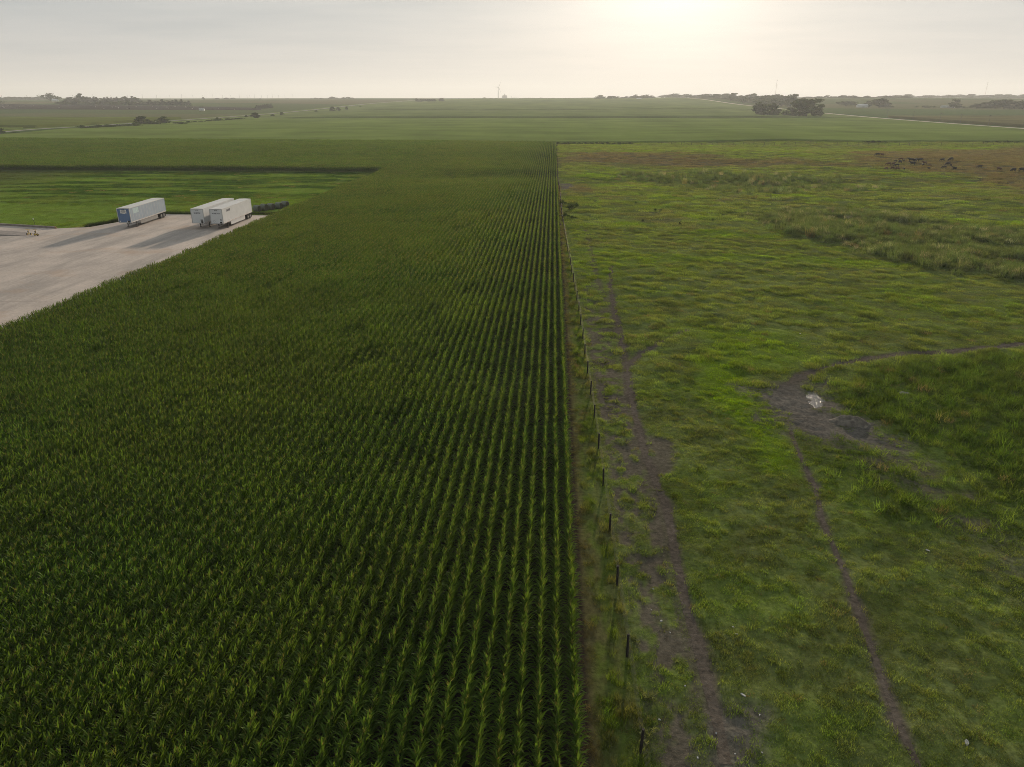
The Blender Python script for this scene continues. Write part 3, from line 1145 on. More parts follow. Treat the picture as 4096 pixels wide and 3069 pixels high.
def blob_sheet(name, poly, zfun, mat, label, seed=1):
    cx = sum(p[0] for p in poly) / len(poly)
    cy_ = sum(p[1] for p in poly) / len(poly)
    ring = []
    n = len(poly)
    for i in range(n):
        a, b = poly[i], poly[(i + 1) % n]
        for k in range(6):
            t = k / 6
            ring.append((a[0] + (b[0] - a[0]) * t, a[1] + (b[1] - a[1]) * t))
    v = [(cx, cy_, zfun(cx, cy_))]
    rr = [0.35, 0.7, 1.0]
    m_ = len(ring)
    for r in rr:
        for i, (x, y) in enumerate(ring):
            k = r * (1 + (0.25 * (float(vnoise(i * 0.45, seed, seed)) - 0.5) if r == 1.0 else 0))
            q = (cx + (x - cx) * k, cy_ + (y - cy_) * k)
            v.append((q[0], q[1], zfun(*q)))
    f = [(0, 1 + i, 1 + (i + 1) % m_) for i in range(m_)]
    for j in range(len(rr) - 1):
        for i in range(m_):
            a = 1 + j * m_
            f.append((a + i, a + m_ + i, a + m_ + (i + 1) % m_, a + (i + 1) % m_))
    o = mobj(name, pymesh(name, v, f, True), None, mat)
    return tag(o, label, kind='structure')


mw, t, out = newmat('puddle_water')
p_ = N(t, 'ShaderNodeBsdfPrincipled')
p_.inputs['Base Color'].default_value = (0.035, 0.03, 0.024, 1)
p_.inputs['Roughness'].default_value = 0.17
p_.inputs['IOR'].default_value = 1.33
p_.inputs['Specular IOR Level'].default_value = 1.0
b_ = N(t, 'ShaderNodeBump')
b_.inputs['Strength'].default_value = 0.8
b_.inputs['Distance'].default_value = 0.05
t.links.new(noise(t, 9.0, 4.0, 0.6), b_.inputs['Height'])
t.links.new(b_.outputs[0], p_.inputs['Normal'])
t.links.new(p_.outputs[0], out.inputs[0])
pcx = sum(p[0] for p in PUDDLE) / len(PUDDLE)
pcy = sum(p[1] for p in PUDDLE) / len(PUDDLE)
pz = float(np.percentile(GZv([pcx + a for a in (-.5, 0, .5, .2, -.2)], [pcy + a for a in (-.3, .3, 0, -.6, .6)]), 60)) + 0.045
blob_sheet('puddle', [(pcx + (a - pcx) * 1.2, pcy + (b - pcy) * 1.2) for a, b in PUDDLE], lambda x, y: pz, mw, 'shallow puddle reflecting the pale sky in the trampled mud', 3)
q0 = gt(3615, 1578)
q1 = [(q0[0] + .45 * math.cos(a), q0[1] + 0.4 * math.sin(a)) for a in np.linspace(0, 6.28, 9)[:-1]]
qz = max(GZ(a, b) for a, b in q1) + 0.01
blob_sheet('puddle', q1, lambda x, y: qz, mw, 'tiny glint of standing water in the dark wet grass', 5)
# the trampled mound beside the puddle
mx_, my_ = gt(3400, 1690)
v, f = [], []
nr, na = 13, 40
for j in range(nr):
    t_ = j / (nr - 1)
    for i in range(na):
        a = 2 * math.pi * i / na
        r = t_ * (1 + 0.25 * (float(vnoise(i * .7, 3, 5)) - .5))
        x, y = mx_ + 1.75 * r * math.cos(a), my_ + 0.95 * r * math.sin(a) - 0.25 * r * math.cos(a)
        h = 0.62 * (1 - t_ ** 1.3) * (0.45 + 1.1 * float(fbm(x * 1.8, y * 1.8, 77, 3))) + (1 - t_) * 0.22 * (float(fbm(x * 5, y * 5, 78, 2)) - .4)
        v.append((x, y, GZ(x, y) + h - 0.05))
for j in range(nr - 1):
    for i in range(na):
        f.append((j * na + i, (j + 1) * na + i, (j + 1) * na + (i + 1) % na, j * na + (i + 1) % na))
M_MOUND = simple('dry_mud', (0.20, 0.172, 0.138), 0.95, col2=(0.08, 0.068, 0.056), scale=2.5, bump=0.9, bscale=9, spec=0.1)
tag(mobj('dirt_mound', pymesh('dirt_mound', v, f, True), None, M_MOUND), 'low heap of dried mud beside the puddle in the pasture', 'dirt mound')

# ------------------------------------------------------------------ fence
M_POST = simple('weathered_post', (0.035, 0.026, 0.020), 0.9, var=0.25, scale=9, bump=0.5, bscale=30)
M_WIRE = simple('galvanised_wire', (0.085, 0.08, 0.075), 0.7, metal=0.2, scale=4)
pm = MB()
for k, (r_, z0, z1) in enumerate([(0.062, -0.25, 0.6), (0.060, 0.6, 1.32)]):
    pm.tube([(0, 0, z0), (0, 0, z1)], [r_, r_ * 0.96], 8)
post_mesh = None


def wire_fence(label, pts, spacing, h, nw, first=0.0, jitter=True, wire_r=0.0045, post_r=1.0):
    root = empty('wire_fence', (pts[0][0], pts[0][1], GZ(*pts[0])))
    tag(root, label, 'fence')
    P = [Vector(p) for p in pts]
    L = [0]
    for a, b in zip(P[:-1], P[1:]):
        L.append(L[-1] + (b - a).length)
    pos = []
    s = first
    while s < L[-1] and len(pos) < 295:
        i = max(k for k in range(len(L)) if L[k] <= s)
        i = min(i, len(P) - 2)
        q = P[i].lerp(P[i + 1], (s - L[i]) / max(1e-6, L[i + 1] - L[i]))
        pos.append(q)
        s += spacing * (rg.uniform(.96, 1.04) if jitter else 1)
    o0 = root.location
    me = [None] * 4
    for k in range(4):
        b = MB()
        lx, ly = rg.uniform(-.05, .05), rg.uniform(-.03, .03)
        b.tube([(0, 0, -0.25), (lx * .5, ly * .5, h * .5), (lx, ly, h * rg.uniform(.97, 1.03))], [0.068 * post_r, 0.064 * post_r, 0.060 * post_r], 9)
        me[k] = b.mesh('post')
        me[k].materials.append(M_POST)
    for q in pos:
        o = bpy.data.objects.new('post', me[rg.randrange(4)])
        C.objects.link(o)
        o.parent = root
        o.location = (q.x - o0.x, q.y - o0.y, GZ(q.x, q.y) - o0.z)
        o.rotation_euler = (0, 0, rg.uniform(0, 6.28))
    for k in range(nw):
        z = h * (0.22 + 0.70 * k / max(1, nw - 1))
        b = MB()
        pts3 = []
        for i, q in enumerate(pos):
            pts3.append((q.x + 0.07 - o0.x, q.y - o0.y, GZ(q.x, q.y) + z - o0.z))
            if i < len(pos) - 1 and i < 24:
                m_ = q.lerp(pos[i + 1], .5)
                pts3.append((m_.x + 0.07 - o0.x, m_.y - o0.y, (GZ(q.x, q.y) + GZ(pos[i + 1].x, pos[i + 1].y)) / 2 + z - 0.025 - o0.z))
        b.tube(pts3, wire_r, 3, 0, False)
        b.build('wire', M_WIRE, root)
    return root


rg = random.Random(21)
wire_fence('dark wooden post and wire fence between the corn and the pasture', FENCE, 5.42, 1.32, 5, first=1.0, wire_r=0.0028)
fy = gt(2218, 578)
far_line = [(fy[0] + 1, fy[1] + 2)] + [gt(a, b) for a, b in ((2500, 575), (2900, 576), (3300, 574), (3700, 573), (4250, 572))]
far_line = [(a, far_line[0][1] + (a - far_line[0][0]) * 0.03) for a, b in far_line]
wire_fence('distant post and wire fence across the far end of the pasture', far_line, 6.0, 1.4, 3, first=1.0, wire_r=0.008, post_r=1.3)

# ------------------------------------------------------------------ concrete lot
M_CONC = simple('lot_concrete', (0.51, 0.42, 0.355), 0.85, col2=(0.37, 0.31, 0.265), scale=0.16, bump=0.25, bscale=6, spec=0.3)
tt = M_CONC.node_tree
pb = [n for n in tt.nodes if n.type == 'BSDF_PRINCIPLED'][0]
old = pb.inputs['Base Color'].links[0].from_socket
st = rng_map(tt, noise(tt, 1.0, 5.0, 0.65, stretch=(0.22, 0.035, 0.0)), 0.45, 0.62, 0.0, 0.75)
sp_ = rng_map(tt, noise(tt, 2.6, 6.0, 0.7), 0.3, 0.7, 0.82, 1.16)
nn = N(tt, 'ShaderNodeVectorMath', operation='SCALE')
tt.links.new(mixc(tt, st, old, (0.27, 0.235, 0.205)), nn.inputs[0])
tt.links.new(sp_, nn.inputs['Scale'])
rust = rng_map(tt, noise(tt, 1.0, 4.0, 0.6, stretch=(0.09, 0.12, 0.0)), 0.56, 0.72, 0.0, 0.55)
tt.links.new(mixc(tt, rust, nn.outputs[0], (0.36, 0.235, 0.15)), pb.inputs['Base Color'])
bm_ = bmesh.new()
vs = [bm_.verts.new((x, y, 0.03)) for x, y in LOT]
bm_.faces.new(vs)
r = bmesh.ops.extrude_face_region(bm_, geom=bm_.faces[:])
for q in r['geom']:
    if isinstance(q, bmesh.types.BMVert):
        q.co.z = -0.18
bmesh.ops.recalc_face_normals(bm_, faces=bm_.faces[:])
me = bpy.data.meshes.new('concrete_lot')
bm_.to_mesh(me)
lot = tag(mobj('concrete_lot', me, None, M_CONC), 'pale concrete yard where the trailers are parked', kind='structure')
M_JOINT = simple('joint_tar', (0.07, 0.062, 0.055), 0.9)
for (a, b) in [((0, 1209), (255, 1210)), ((150, 925), (200, 912)), ((0, 1010), (60, 1003))]:
    A_, B_ = Vector(gt(*a)), Vector(gt(*b))
    if a[0] == 0:
        A_ = A_ + (A_ - B_).normalized() * 60
    d = (B_ - A_).normalized()
    s_ = Vector((d.y, -d.x)) * 0.05
    mobj('joint', pymesh('joint', [(*(A_ - s_), .034), (*(A_ + s_), .034), (*(B_ + s_), .034), (*(B_ - s_), .034)], [(0, 1, 2, 3)]), lot, M_JOINT)
M_KERB = simple('kerb_concrete', (0.26, 0.22, 0.195), 0.9, var=0.2, scale=1.2, bump=0.3)
kb = MB()
A_, B_ = Vector((-160, 155.6)), Vector((-101.7, 142.35))
d = (B_ - A_).normalized()
s_ = Vector((d.y, -d.x)) * 0.14
kv = []
for z0 in (-0.1, 0.42):
    for q in (A_ - s_, A_ + s_, B_ + s_, B_ - s_):
        kv.append((q.x, q.y, z0))
kb.add(kv, [(0, 1, 2, 3), (7, 6, 5, 4), (0, 4, 5, 1), (1, 5, 6, 2), (2, 6, 7, 3), (3, 7, 4, 0)])
kerb = kb.build('kerb_wall', M_KERB)
tag(kerb, 'low concrete kerb wall between the yard and the grass at the left edge', 'kerb')
kb = MB()
e_ = B_ + d * 0.02
kb.add([(*(e_ - s_), 0.035), (*(e_ + s_), 0.035), (*(e_ + s_ * .8), 0.43), (*(e_ - s_ * .8), 0.43), (*(e_ + d * .45 - s_), 0.035), (*(e_ + d * .45 + s_), 0.035), (*(e_ + d * .18 + s_ * .8), 0.43), (*(e_ + d * .18 - s_ * .8), 0.43)],
       [(0, 1, 2, 3), (4, 7, 6, 5), (0, 4, 5, 1), (1, 5, 6, 2), (2, 6, 7, 3), (3, 7, 4, 0)])
kb.build('end_block', simple('kerb_end_orange', (0.30, 0.17, 0.08), 0.8), kerb)  # orange tone on the end of the kerb
rb = MB()
rb.add([(-102, 134.15, 0.032), (-150, 131.4, 0.032), (-150, 131.4, 5.6), (-102, 137.0, 0.032), (-150, 141.0, 0.032), (-150, 141.0, 5.6)],
       [(0, 2, 1), (3, 4, 5), (0, 3, 5, 2), (1, 2, 5, 4), (0, 1, 4, 3)])
rb.v = [(x, y, 0.032 + (z - 0.032) * 0.36) for x, y, z in rb.v]
ramp = rb.build('loading_ramp', M_KERB)
tag(ramp, 'brown-sided sloping concrete ramp at the left edge of the yard', 'ramp')

# marker post by the kerb
mk = empty('marker_post', (*gt(142, 905), 0))
tag(mk, 'thin post with a white cap on the grass behind the kerb', 'post')
b = MB()
b.tube([(0, 0, -0.2), (-0.12, 0, 1.35)], 0.03, 6)
b.build('shaft', M_POST, mk)
b = MB()
b.box(-0.2, -0.05, -0.05, 0.05, 1.33, 1.58)
b.build('cap', simple('white_plastic', (0.6, 0.6, 0.56), 0.6), mk)

# ------------------------------------------------------------------ trailers
M_WHITE = simple('trailer_white', (0.62, 0.62, 0.61), 0.45, col2=(0.55, 0.55, 0.54), scale=0.7)
M_ROOF = simple('trailer_roof', (0.58, 0.56, 0.53), 0.6, col2=(0.47, 0.45, 0.42), scale=0.5)
M_BLUE = simple('trailer_blue', (0.10, 0.17, 0.30), 0.5, col2=(0.08, 0.14, 0.25), scale=0.9)
M_BLUEF = simple('trailer_faded_blue', (0.235, 0.30, 0.37), 0.5, col2=(0.18, 0.235, 0.30), scale=0.9)
M_PALE = simple('pale_patch', (0.36, 0.50, 0.52), 0.55, scale=1.0)
M_ALU = simple('aluminium', (0.50, 0.50, 0.49), 0.45, metal=0.35, scale=2.0)
M_FRAME = simple('chassis_black', (0.025, 0.024, 0.023), 0.7, scale=3)
M_TYRE = simple('tyre_rubber', (0.018, 0.018, 0.018), 0.85, scale=6)
M_RIM = simple('rim_aluminium', (0.62, 0.62, 0.60), 0.4, metal=0.4, scale=4)
M_ORANGE = simple('reflector_red', (0.45, 0.10, 0.05), 0.4, scale=4)
M_REFW = simple('reflector_white', (0.7, 0.68, 0.64), 0.4, scale=4)
M_INK = simple('dark_lettering', (0.03, 0.03, 0.045), 0.6, scale=4)
M_GREYSK = simple('grey_skirt', (0.17, 0.165, 0.16), 0.6, scale=2)

TL, TW, TZ0, TZ1 = 16.15, 2.6, 1.18, 4.1


def text_mesh(txt, size, shear=0.0, bold=0.0):
    cu = bpy.data.curves.new('txt', 'FONT')
    cu.body = txt
    cu.size = size
    cu.shear = shear
    cu.offset = bold
    cu.extrude = 0.002
    cu.align_x = 'CENTER'
    cu.align_y = 'CENTER'
    o = bpy.data.objects.new('txt', cu)
    C.objects.link(o)
    bpy.context.view_layer.update()
    dg = bpy.context.evaluated_depsgraph_get()
    me = bpy.data.meshes.new_from_object(o.evaluated_get(dg))
    C.objects.unlink(o)
    bpy.data.objects.remove(o)
    bpy.data.curves.remove(cu)
    me.materials.clear()
    return me


def trailer(label, loc, rz, style):
    r = empty('semi_trailer', (loc[0], loc[1], 0.03), rz)
    tag(r, label, 'trailer', 'semi trailers parked on the concrete yard')
    hw = TW / 2
    front, side, trim = (M_BLUE, M_BLUEF, M_ALU) if style == 'blue' else (M_WHITE, M_WHITE, M_ALU)
    # front wall with its corner posts and header
    b = MB()
    b.box(-hw + .12, hw - .12, 0.02, 0.10, TZ0 + .12, TZ1 - .12)
    fw = b.build('front_wall', front, r)
    b = MB()
    for s in (-1, 1):
        b.box(min(s * hw, s * (hw - .13)), max(s * hw, s * (hw - .13)), -0.01, 0.14, TZ0, TZ1 - .02)
    b.build('corner_post', trim, r)
    b = MB()
    b.box(-hw + .13, hw - .13, -0.008, 0.12, TZ1 - .14, TZ1 - .02)
    b.box(-hw + .13, hw - .13, -0.008, 0.12, TZ0, TZ0 + .13)
    b.build('front_rail', trim, r)
    # side walls panel by panel
    npan = 13
    for s in (-1, 1):
        for k in range(npan):
            y0, y1 = .14 + (TL - .3) * k / npan, .14 + (TL - .3) * (k + 1) / npan
            b = MB()
            x0, x1 = sorted((s * (hw - .02), s * (hw - .06)))
            gap = .022 if style == 'blue' else .006
            b.box(x0, x1, y0 + gap, y1 - gap, TZ0 + .2, TZ1 - .1)
            pn = b.build('side_panel', side, r)
            if style == 'blue' and s == 1 and k in (1, 2):
                pb_ = MB()
                pb_.box(x1 - .001, x1 + .004, y0 + .05, y1 - .05, TZ1 - 1.25, TZ1 - .25)
                pb_.build('faded_patch', M_PALE, pn)
            if style != 'blue' and s == 1 and k in (0, 1) and style == 'side':
                pass
        if style == 'blue':
            for k in range(1, npan):
                yk = .14 + (TL - .3) * k / npan
                b = MB()
                x0, x1 = sorted((s * (hw - .018), s * (hw - .055)))
                b.box(x0, x1, yk - .02, yk + .02, TZ0 + .2, TZ1 - .1)
                b.build('side_post', M_ALU, r)
        b = MB()
        x0, x1 = sorted((s * hw, s * (hw - .08)))
        b.box(x0, x1, .14, TL - .15, TZ0, TZ0 + .2)
        br = b.build('bottom_rail', trim if style == 'blue' else M_REFW, r)
        for k in range(22):
            yk = .4 + (TL - .9) * k / 21
            q = MB()
            xx = s * hw
            q.box(min(xx, xx + s * .006), max(xx, xx + s * .006), yk - .13, yk + .13, TZ0 + .07, TZ0 + .13)
            q.build('reflector', M_REFW if (style == 'blue' and k % 2) else M_ORANGE, br)
        b = MB()
        b.box(x0, x1, .14, TL - .15, TZ1 - .1, TZ1 - .01)
        b.build('top_rail', trim if style == 'blue' else M_ROOF, r)
    # roof, slightly crowned
    b = MB()
    b.add([(-hw + .02, 0, TZ1 - .01), (0, 0, TZ1 + .03), (hw - .02, 0, TZ1 - .01), (-hw + .02, TL, TZ1 - .01), (0, TL, TZ1 + .03), (hw - .02, TL, TZ1 - .01)],
          [(0, 1, 4, 3), (1, 2, 5, 4)])
    b.build('roof', M_ROOF, r)
    b = MB()
    b.box(-hw, hw, TL - .15, TL, TZ0, TZ1 - .02)
    b.build('rear_door', side, r)
    b = MB()
    b.box(-hw + .08, hw - .08, .1, TL - .15, TZ0 + .01, TZ0 + .1)
    b.box(-.55, -.42, 1.5, TL - .2, TZ0 - .3, TZ0 + .02)
    b.box(.42, .55, 1.5, TL - .2, TZ0 - .3, TZ0 + .02)
    b.box(-.6, .6, .3, 1.6, TZ0 - .06, TZ0 + .02)
    b.build('chassis', M_FRAME, r)
    # landing gear
    for s in (-1, 1):
        b = MB()
        b.box(s * .95 - .07, s * .95 + .07, 2.7, 2.86, .4, TZ0)
        b.box(s * .95 - .05, s * .95 + .05, 2.72, 2.84, .08, .45)
        b.box(s * .95 - .15, s * .95 + .15, 2.62, 2.94, 0.0, .09)
        b.tube([(s * .95, 2.86, .62), (s * .8, 4.1, TZ0 - .12)], .035, 6)
        b.build('landing_leg', M_FRAME, r)
    b = MB()
    b.tube([(-.95, 2.78, .75), (.95, 2.78, .75)], .035, 6)
    b.tube([(-.95, 2.78, .35), (.9, 2.78, 1.05)], .025, 6)
    b.build('cross_brace', M_FRAME, r)
    # tandem axles
    for ya in (13.55, 14.85):
        b = MB()
        b.tube([(-1.1, ya, .52), (1.1, ya, .52)], .065, 8)
        b.build('axle', M_FRAME, r)
        for s in (-1, 1):
            for xo in (1.12, .80):
                ty = MB()
                ty.lathe_x([(-.13, .30), (-.13, .47), (-.09, .515), (.09, .515), (.13, .47), (.13, .30)], s * xo, ya, .515, 22)
                w_ = ty.build('wheel', M_TYRE, r, False)
                if xo > 1:
                    rm = MB()
                    rm.lathe_x([(-.01, .30), (s * .02, .30), (s * .045, .24), (-s * .02, .20), (-s * .01, .10), (s * .07, .085), (s * .07, .02)], s * (xo + .09), ya, .515, 18)
                    rm.build('rim', M_RIM, w_, False)
    b = MB()
    for s in (-1, 1):
        b.box(s * .98 - .3, s * .98 + .3, 15.55, 15.57, .25, 1.0)
    b.build('mud_flap', M_FRAME, r)
    b = MB()
    b.box(-1.1, 1.1, 15.9, 16.02, .45, .58)
    b.box(-.75, -.65, 15.9, 16.0, .58, TZ0)
    b.box(.65, .75, 15.9, 16.0, .58, TZ0)
    b.build('rear_guard', M_FRAME, r)
    # side skirt
    if style != 'back':
        for s in (-1, 1):
            b = MB()
            x0, x1 = sorted((s * (hw - .10), s * (hw - .14)))
            ya, yb, zb = 3.9, 11.9, .32
            b.add([(x0, ya, zb + .1), (x0, yb - .25, zb), (x0, yb, zb + .2), (x0, yb, TZ0), (x0, ya, TZ0), (x1, ya, zb + .1), (x1, yb - .25, zb), (x1, yb, zb + .2), (x1, yb, TZ0), (x1, ya, TZ0)],
                  [(0, 1, 2, 3, 4), (9, 8, 7, 6, 5), (0, 5, 6, 1), (1, 6, 7, 2), (2, 7, 8, 3), (3, 8, 9, 4), (4, 9, 5, 0)])
            b.build('side_skirt', M_GREYSK if style == 'blue' else M_WHITE, r)
    # hose box and gladhands low on the front wall
    b = MB()
    b.box(.62, .98, -.11, .02, TZ0 + .12, TZ0 + .42)
    b.tube([(.8, -.06, TZ0 + .15), (.86, -.16, TZ0 - .05), (.95, -.05, TZ0 - .3)], .03, 6)
    b.build('hose_box', M_FRAME, r)
    b = MB()
    for s in (-.14, .14):
        b.box(s - .11, s + .11, -.006, .02, TZ1 - .34, TZ1 - .24)
    if style == 'blue':
        b.box(.72, .86, -.006, .02, TZ1 - .42, TZ1 - .3)
    b.build('vent', M_FRAME, r)

    def put_text(txt, size, at, rot, shear=0.0, bold=0.0, nm='lettering', width=None):
        me_ = text_mesh(txt, size, shear, bold)
        if width:
            xs = [q.co.x for q in me_.vertices]
            k = width / (max(xs) - min(xs))
            for q in me_.vertices:
                q.co.x *= k
        o = mobj(nm, me_, r, M_INK)
        o.location = at
        o.rotation_euler = rot
        return o
    if style in ('front', 'back'):
        put_text('NO RECYCLE', .34, (-.02, 0.014, TZ1 - .88), (R(90), 0, 0), bold=.012, width=1.55 if style == 'front' else 1.3)
        b = MB()
        dq = [(-.8, TZ0 + .28), (-.56, TZ0 + .52), (-.32, TZ0 + .28), (-.56, TZ0 + .04)]
        if style == 'front':
            dz = .22
            b.add([(x, .013, z + dz) for x, z in dq] + [(-.56 + (x + .56) * .86, .012, TZ0 + .28 + (z - TZ0 - .28) * .86 + dz) for x, z in dq],
                  [(0, 1, 5, 4), (1, 2, 6, 5), (2, 3, 7, 6), (3, 0, 4, 7)])
            b.build('placard_frame', M_GREYSK, r)
            b = MB()
            b.box(.72, .95, .010, .022, TZ0 + .62, TZ0 + .98)
            b.build('notice', M_GREYSK, r)
        else:
            b.box(.55, .95, -.14, .02, TZ0 + .42, TZ0 + .78)
            b.build('control_box', M_GREYSK, r)
    if style == 'front':
        put_text('MAGNUM', .62, (hw - .015, 3.25, TZ1 - .62), (R(90), 0, R(90)), shear=.18, bold=.03, width=1.85)
        for k in range(3):
            b = MB()
            y0 = 1.95 + k * .12
            b.add([(hw - .014, y0, TZ1 - .84), (hw - .014, y0 + .05, TZ1 - .84), (hw - .014, y0 + .17, TZ1 - .40), (hw - .014, y0 + .12, TZ1 - .40)], [(0, 1, 2, 3)])
            b.build('stripe', M_INK, r)
        b = MB()
        b.box(hw - .021, hw - .012, 2.85, 3.02, TZ0 + .28, TZ0 + .48)
        b.build('notice', M_GREYSK, r)
    if style == 'blue':
        b = MB()
        b.box(-.62, .62, .008, .022, TZ1 - 1.02, TZ1 - .30)
        b.box(-.22, .28, .010, .021, TZ1 - 1.12, TZ1 - 1.02)
        sg = b.build('sign_panel', M_REFW, r)
        ov = MB()
        n_ = 28
        vv = [(.47 * k * math.cos(2 * math.pi * i / n_), .004, TZ1 - .58 + .17 * k2 * math.sin(2 * math.pi * i / n_)) for k, k2 in ((1, 1), (.9, .78)) for i in range(n_)]
        ov.add(vv, [(i, (i + 1) % n_, n_ + (i + 1) % n_, n_ + i) for i in range(n_)])
        for zz_ in (-.62, -.55):
            ov.box(-.34, .34, .003, .006, TZ1 + zz_ - .012, TZ1 + zz_ + .018)
        for zz_ in (-.83, -.91):
            ov.box(-.36, .36, .003, .006, TZ1 + zz_ - .012, TZ1 + zz_ + .012)
        ov.build('emblem', M_INK, sg)
        b = MB()
        b.box(-1.0, -.8, .008, .021, TZ0 + .18, TZ0 + .42)
        b.box(.45, .62, .008, .021, TZ0 + .18, TZ0 + .42)
        b.build('notice', M_REFW, r)
    return r


trailer('faded blue semi trailer with a white sign on its front wall, parked alone', (-86.85, 142.75), R(3.8), 'blue')
trailer('white semi trailer with dark lettering high on its long side, nearest the corn', (-67.55, 142.62), R(2.0), 'front')
trailer('white semi trailer standing between the other white trailer and the open yard', (-71.62, 143.0), R(1.6), 'back')

# ------------------------------------------------------------------ yellow wheeled stands
M_YEL = simple('yellow_paint', (0.62, 0.42, 0.03), 0.5, var=0.15, scale=3)
M_YELD = simple('dull_yellow_paint', (0.36, 0.24, 0.05), 0.6, var=0.2, scale=3)


def stand(label, loc, rz, turned):
    r = empty('wheeled_stand', (*loc, .03), rz)
    tag(r, label, 'stand')
    for s in (-1, 1):
        b = MB()
        b.lathe_x([(-.07, .12), (-.07, .19), (-.04, .215), (.04, .215), (.07, .19), (.07, .12)], s * .36, 0, .215, 18)
        w_ = b.build('wheel', M_TYRE, r)
        b = MB()
        b.lathe_x([(-.075, .12), (-.06, .05), (.06, .05), (.075, .12)], s * .36, 0, .215, 14)
        b.build('rim', M_YEL, w_)
    b = MB()
    b.tube([(-.36, 0, .215), (.36, 0, .215)], .035, 8)
    b.box(-.2, .2, -.05, .25, .20, .27)
    b.build('axle_frame', M_YEL, r)
    b = MB()
    b.tube([(.02, .03, .2), (-.04, .05, .72), (-.06, .06, 1.12)], [.075, .07, .055], 8)
    b.build('column', M_YEL, r)
    b = MB()
    b.box(-.14, .03, -.12, .0, .62, .86)
    b.tube([(-.05, -.06, .72), (.12, -.1, .55)], .02, 6)
    b.build('gearbox', M_FRAME, r)
    b = MB()
    b.box(-.52, .42, -.06, .14, 1.12, 1.17)
    b.build('top_bar', M_YELD if turned else M_YEL, r)
    if turned:
        b = MB()
        b.box(-.17, .17, -.24, -.19, .12, .42)
        b.build('plate', M_YEL, r)


stand('left one of the two small yellow wheeled stands at the foot of the ramp', gt(118, 942), R(8), False)
stand('right one of the two small yellow wheeled stands, with a dull top bar', gt(146, 944), R(-14), True)

# ------------------------------------------------------------------ hay bales
M_HAY = simple('bale_wrap', (0.15, 0.16, 0.125), 0.85, col2=(0.085, 0.10, 0.075), scale=2.5, bump=0.5, bscale=18)
M_HAYE = simple('bale_end', (0.085, 0.075, 0.045), 0.95, col2=(0.04, 0.04, 0.024), scale=6, bump=0.9, bscale=16)
ords = ['leftmost', 'second from left', 'middle', 'fourth from left', 'rightmost']
for k, (px, py) in enumerate([(1030, 847), (1058, 842), (1085, 838), (1117, 835), (1141, 829)]):
    x, y = gt(px, py)
    r = empty('round_bale', (x, y, GZ(x, y)), R(rg.uniform(-24, -14)))
    tag(r, ords[k] + ' of the five grey-green round bales in a row behind the white trailers', 'hay bale', 'round bales behind the trailers')
    rad = rg.uniform(.72, .80)
    b = MB()
    prof = [(-.75, rad * .80), (-.745, rad * .93), (-.68, rad), (-.3, rad * 1.01), (.3, rad * 1.01), (.68, rad), (.745, rad * .93), (.75, rad * .80)]
    b.lathe_x(prof, 0, 0, rad * .93, 26)
    b.v = [(q[0], q[1] * 1.04, max(q[2], 0.0)) for q in b.v]
    b.build('wrap', M_HAY, r, True)
    for s in (-1, 1):
        b = MB()
        pr = [(s * .752, rad * .9), (s * .765, rad * .6), (s * .755, rad * .55), (s * .77, rad * .3), (s * .76, rad * .05)]
        b.lathe_x(pr, 0, 0, rad * .93, 24)
        b.build('end_face', M_HAYE, r)

# ------------------------------------------------------------------ far crops
def slab(name, quad, h, nx, ny, mat, label, nz=0.12, seed=0, low=0.0):
    (a, b, c, d) = [np.array(q, float) for q in quad]
    u = np.linspace(0, 1, nx)
    w = np.linspace(0, 1, ny)
    U, V = np.meshgrid(u, w)
    X = (a[0] * (1 - U) + b[0] * U) * (1 - V) + (d[0] * (1 - U) + c[0] * U) * V
    Y = (a[1] * (1 - U) + b[1] * U) * (1 - V) + (d[1] * (1 - U) + c[1] * U) * V
    edge = (U == 0) | (U == 1) | (V == 0) | (V == 1)
    X = X + np.where(V == 0, 0, 0)
    Y = Y + np.where(edge, (fbm(X / 7, X * 0 + seed, 19, 2) - .5) * 1.2, 0)
    h = h * (1 - low * ss(.62, .92, np.abs(2 * U - 1)))
    Z = GZv(X, Y) + h + (fbm(X / 6, Y / 6, 401 + seed, 3) - .5) * nz * 2 * h
    P = np.concatenate([[X[:1] * 1, Y[:1], GZv(X[:1], Y[:1]) - .3], ], 0)
    # wrap skirts round the top
    Xs = np.concatenate([X[:1], X, X[-1:]], 0)
    Ys = np.concatenate([Y[:1], Y, Y[-1:]], 0)
    Zs = np.concatenate([GZv(X[:1], Y[:1]) - .3, Z, GZv(X[-1:], Y[-1:]) - .3], 0)
    Zl = np.concatenate([Zs[:, :1] * 0 + GZv(Xs[:, :1], Ys[:, :1]) - .3], 1)
    Zr = GZv(Xs[:, -1:], Ys[:, -1:]) - .3
    Xs = np.concatenate([Xs[:, :1], Xs, Xs[:, -1:]], 1)
    Ys = np.concatenate([Ys[:, :1], Ys, Ys[:, -1:]], 1)
    Zs = np.concatenate([Zl, Zs, Zr], 1)
    o = mobj(name, grid_mesh(name, Xs, Ys, Zs), None, mat)
    return tag(o, label, 'crop', kind='stuff')


